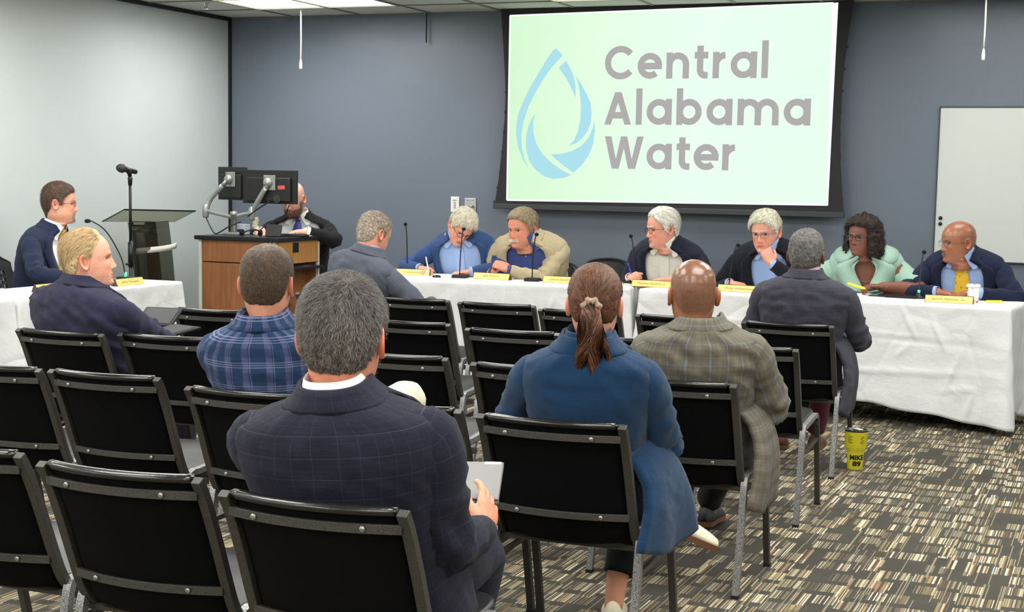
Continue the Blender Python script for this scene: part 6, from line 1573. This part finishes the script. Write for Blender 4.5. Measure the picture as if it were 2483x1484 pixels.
# --- bearded man in blue plaid, second row
P11 = dict(neck=.130, at=(-2.64, 4.48), rz=hd(106), hy=hd(104), pitch=.04, top=(-2.62, 4.35, 1.228), skin=(210, 148, 120), hs=1.02, W=.90, D=1.0, seed=121, jm=M_bplaid, shirt=M_lblue, collar_h=.35, hem=-.3, face=False, lod=.9, wr=.010,
   beard=((52, 40, 32), .9, 'full'), bn=1200, bl=.012, hair=dict(cols=[(66, 50, 38), (84, 66, 50), (54, 42, 32), (102, 82, 64)], th=.006, front=.09, n=7000, len=.010, w=.0009, mess=.3, lift=.3, nape=-.066, edge=.02, scalp=(176, 132, 104), scalp_y=.03, scalp_k=.45), tm=M_khaki, shoes=(M_shoeB, M_soleB, None),
   kneesW=((-2.37, 4.93, .672), (-2.80, 4.90, .49)), anklesW=((-2.66, 5.08, .36), (-2.82, 4.88, .10)), feet=((-.6, .8, -.3), (-.1, 1, 0)), feet_up=(1, 0),
   R=dict(w=(-2.42, 4.74, .62), fd=(-.2, 1, .1), hint=(1, -.2, -.8)), L=dict(w=(-2.80, 4.76, .60), fd=(.4, .9, 0), hint=(-1, -.2, -.8)))
person('bearded man with close cut brown hair in a blue plaid jacket, cream trousered knee crossed', P11)
# --- nearest man
P12 = dict(neck=.122, at=(-1.605, 3.14), rz=hd(101), hy=hd(104), pitch=.02, top=(-1.612, 3.0, 1.240), skin=(222, 150, 120), hs=1.10, W=1.06, D=1.08, seed=132, jm=M_navyplaid, shirt=M_wshirt, hem=-.25, face=False, wr=.007, ruddy=.5, wrs=1.3, slk=1.08, nph=1,
   beard=((150, 140, 132), .5, 'full'), bn=400, bl=.005, glasses=(M_dark_f, 0), hair=dict(cols=SALT, grad=.28, th=.011, front=.085, n=19000, len=.015, w=.00075, mess=.32, lift=.45, nape=-.064, edge=.02, whorl=(.022, -.055, .112), scalp=(196, 140, 124), scalp_y=.055, scalp_k=.0, clump=.3, top=1.1), tm=M_navyplaid, shoes=(M_shoeK, M_soleK, None), knees=((.17, .42, .50), (-.14, .42, .50)),
   R=dict(w=(-1.420, 3.36, .610), hsz=1.08, fd=(-.20, .8, .45), hint=(.12, -.5, -1), vox=.0033, curl=(.15, .35, .25), thumb=.15, dz=(.9, .1, .45), l=(.29, .25)), L=dict(w=(-1.66, 3.36, .70), fd=(.75, .6, .0), hint=(-1, -.4, -.9), curl=(.2, .3, .2)))
person('grey haired man in a navy windowpane suit nearest the camera, holding a laptop', P12)
# --- woman with ponytail
P13 = dict(at=(-1.50, 4.41), rz=hd(100), hy=hd(106), pitch=.06, top=(-1.466, 4.30, 1.208), skin=(214, 158, 134), hs=.93, W=.86, D=1.0, seed=143, jm=M_teal, shirt=M_teal, hem=-.18, face=False, wr=.008, N=(-1.462, 4.24, .965), bow=.02, wrs=1.2,
   skirt=((-1.19, 4.50, .37), (-1.25, 4.17, .36), .42, pi / 2 - .25, pi / 2 + .85),
   hair=dict(cols=[(74, 44, 30), (104, 64, 40), (50, 32, 24), (140, 92, 58)], th=.010, front=.080, nape=-.058, n=9000, len=.034, w=.0010, mess=.06, lift=.03, to=(0, -.125, .0), clump=.10, sideburn=.02), pony=dict(at=(-.004, -.122, -.004), cols=[(96, 58, 36), (50, 32, 26), (146, 96, 60), (36, 26, 24)], locks=[(1.0, [(-.002, -.035, -.035), (-.006, -.045, -.10), (-.022, -.030, -.17), (-.030, -.02, -.215)]), (.85, [(.012, -.035, -.035), (.020, -.045, -.10), (.012, -.03, -.17), (-.004, -.028, -.235), (.004, -.03, -.262)]), (.45, [(.02, -.03, -.04), (.045, -.03, -.11), (.055, -.02, -.15), (.038, -.022, -.185)])]), tm=M_blk, crop=(.30, .20),
   kneesW=((-1.44, 4.88, .54), (-1.47, 4.84, .47)), anklesW=((-1.365, 4.86, .365), (-1.50, 4.66, .10)), shoes=(M_shoeC, M_soleB, None), feet=((.8, .5, -.42), (-.1, 1, 0)), feet_up=(1, 0), cuffs=False, btn=False,
   ankle=[[(-1.485, 4.75, .32), (-1.495, 4.69, .18), (-1.50, 4.66, .06)], [(-1.385, 4.87, .44), (-1.362, 4.86, .365), (-1.34, 4.87, .31)]],
   R=dict(w=(-1.38, 4.68, .64), fd=(-.7, .7, .1), hint=(.8, -.8, -.7)), L=dict(w=(-1.68, 4.58, .62), fd=(.6, .7, .1), hint=(-1, -.3, -.6)))
person('woman with a long auburn ponytail in a petrol blue blazer seen from behind', P13)
# --- bald man in olive plaid
P14 = dict(at=(-1.42, 5.43), rz=hd(99), hy=hd(115), pitch=.08, top=(-1.438, 5.30, 1.186), skin=(158, 106, 76), hs=1.03, W=.96, D=1.0, seed=154, jm=M_gplaid, collar_h=.5, shirt=M_lblue, hem=-.18, face=False, wr=.012, shiny=True, wrs=1.6, N=(-1.40, 5.28, .945),
   skirt=((-1.15, 5.47, .29), (-1.17, 5.22, .29), .40, pi / 2 - .1, pi / 2 + .75), stub=((82, 62, 50), .75, dict(front=.07, bald=(.035, -.055), nape=-.075)), beard=((34, 28, 26), .7, 'full'), bn=500, bl=.005, tm=M_blk, shoes=(M_shoeK, M_soleB, M_sockG), lod=.9,
   knees=((.12, .42, .50), (-.1, .43, .49)), ankles=((-.04, .74, .13), (-.15, .60, .10)),
   R=dict(w=(-1.26, 5.70, .62), fd=(-.5, .9, .1), hint=(1, -.7, -.9)), L=dict(w=(-1.60, 5.66, .60), fd=(.4, .9, 0), hint=(-1, -.2, -.8)))
person('bald man in an olive grey plaid jacket with a shiny scalp seen from behind', P14)
# --- charcoal suit, front row right
P15 = dict(at=(-1.53, 7.79), rz=hd(98), hy=hd(92), pitch=.05, top=(-1.505, 7.70, 1.225), skin=(112, 78, 62), hs=1.03, W=1.02, D=1.0, seed=165, jm=M_charpl, shirt=M_pink, hem=-.18, face=False, wr=.010, lod=.85, N=(-1.50, 7.68, .985),
   skirt=((-1.265, 7.84, .29), (-1.27, 7.60, .30), .40, pi / 2 - .1, pi / 2 + .75), hair=dict(cols=[(84, 82, 78), (112, 110, 106), (58, 54, 50), (140, 138, 134)], th=.009, front=.085, n=5000, len=.006, w=.0013, mess=.9, lift=.5, nape=-.06, clump=.5, cscale=140), tm=M_burg, shoes=(M_shoeB, M_soleB, None), glasses=(M_dark_f, 0),
   knees=((.12, .42, .50), (-.1, .43, .49)), ankles=((.06, .60, .10), (-.12, .55, .10)),
   R=dict(w=(-1.36, 8.06, .66), fd=(-.6, .8, .1), hint=(1, -.9, -.6)), L=dict(w=(-1.72, 8.02, .60), fd=(.4, .9, 0), hint=(-1, -.2, -.8)))
person('man with short grey curls in a charcoal plaid suit ending the front row', P15)
# ================================================================ things held or worn
lp = empty('laptop', (-1.590, 3.595, .668), math.radians(20)); lp.rotation_euler = (.10, .0, math.radians(20)); tag(lp, 'closed silver laptop held by the nearest man', 'laptop')
M_lid = mat('silver_lid', (112, 111, 110), .5, metal=.1)
MB().box((0, 0, .010), (.225, .325, .006)).build('lid', M_lid, lp, bevel=.003)
MB().box((0, 0, .002), (.225, .325, .009)).build('keyboard_deck', M_lid, lp, bevel=.003)
MB().box((0, 0, .0065), (.222, .322, .003)).build('screen_gap', M_gloss, lp)
MB().box((.083, .148, .0135), (.045, .022, .001)).build('sticker', M_paper, lp)
M_case = mat('black_case', (16, 16, 17), .6, spec=.3); M_case2 = mat('dark_grey_face', (36, 37, 40), .55, spec=.3)
for q, (x, y, z, a, lab) in enumerate(((-4.23, 6.10, .70, -.3, 'black tablet case resting beyond the blond man\'s elbow, nearer one'), (-4.40, 6.28, .75, .15, 'black tablet case standing open beyond the blond man\'s shoulder'))):
    r = empty('tablet_case', (x, y, z), a); tag(r, lab, 'tablet case', 'tablet cases of the blond man')
    r.rotation_euler = (.5 if q else .15, 0, a)
    MB().box((0, 0, 0), (.20, .26 if q == 0 else .16, .014)).build('cover', M_case, r, bevel=.006); MB().box((0, 0, .008), (.17, .22 if q == 0 else .13, .002)).build('inner_face', M_case2, r, bevel=.001)
# pens
M_ink = mat('blue_plastic', (40, 50, 180), .3); M_wpen = mat('white_pen', (226, 226, 230), .3)
pen('pen', (-3.085, 9.845, .775), (-.42, .25, 1), .14, .005, M_ink, 'blue pen held upright by the white haired man writing', 'pen')
pen('pen', (-4.585, 9.80, .770), (-.35, .25, 1), .13, .0045, M_wpen, 'white pen in the hand of the man in the bright blue blazer', 'pen')
pen('highlighter', (-1.53, 9.80, .80), (-1, -.1, .28), .12, .008, M_yellow, 'yellow highlighter held by the woman in mint', 'highlighter')
# watches, ring
def watch(pn, key, face, strap, lab):
    d = pn['_']; S_, E_, Wr, ad, Rm = d['arm'][key]; c = Wr - ad * .012
    r = d['root']; T_, Nn, Bb = ad, Rm[:, 2], np.cross(ad, Rm[:, 2])
    P = [c + (Nn * math.cos(a) * .0235 + Bb * math.sin(a) * .027) for a in np.linspace(0, 2 * pi, 25)]
    o = MB().tube(P, [(.002, .007)] * 25, 8, False, up=tuple(ad)).build('watch_strap', strap, r, True)
    MB().lathe([(.017, 0), (.018, .004), (.015, .008), (.001, .008)], tuple(c + Nn * .0235), 24, aim(Nn)).build('watch_face', face, o, True)
M_gwatch = mat('gold_watch', (220, 190, 120), .25, metal=.9); M_brn = mat('brown_strap', (70, 34, 26), .5)
watch(P8, 'L', M_gwatch, M_brn, ''); watch(P9, 'L', M_gwatch, M_gwatch, ''); watch(P6, 'L', M_gloss, M_gloss, '')
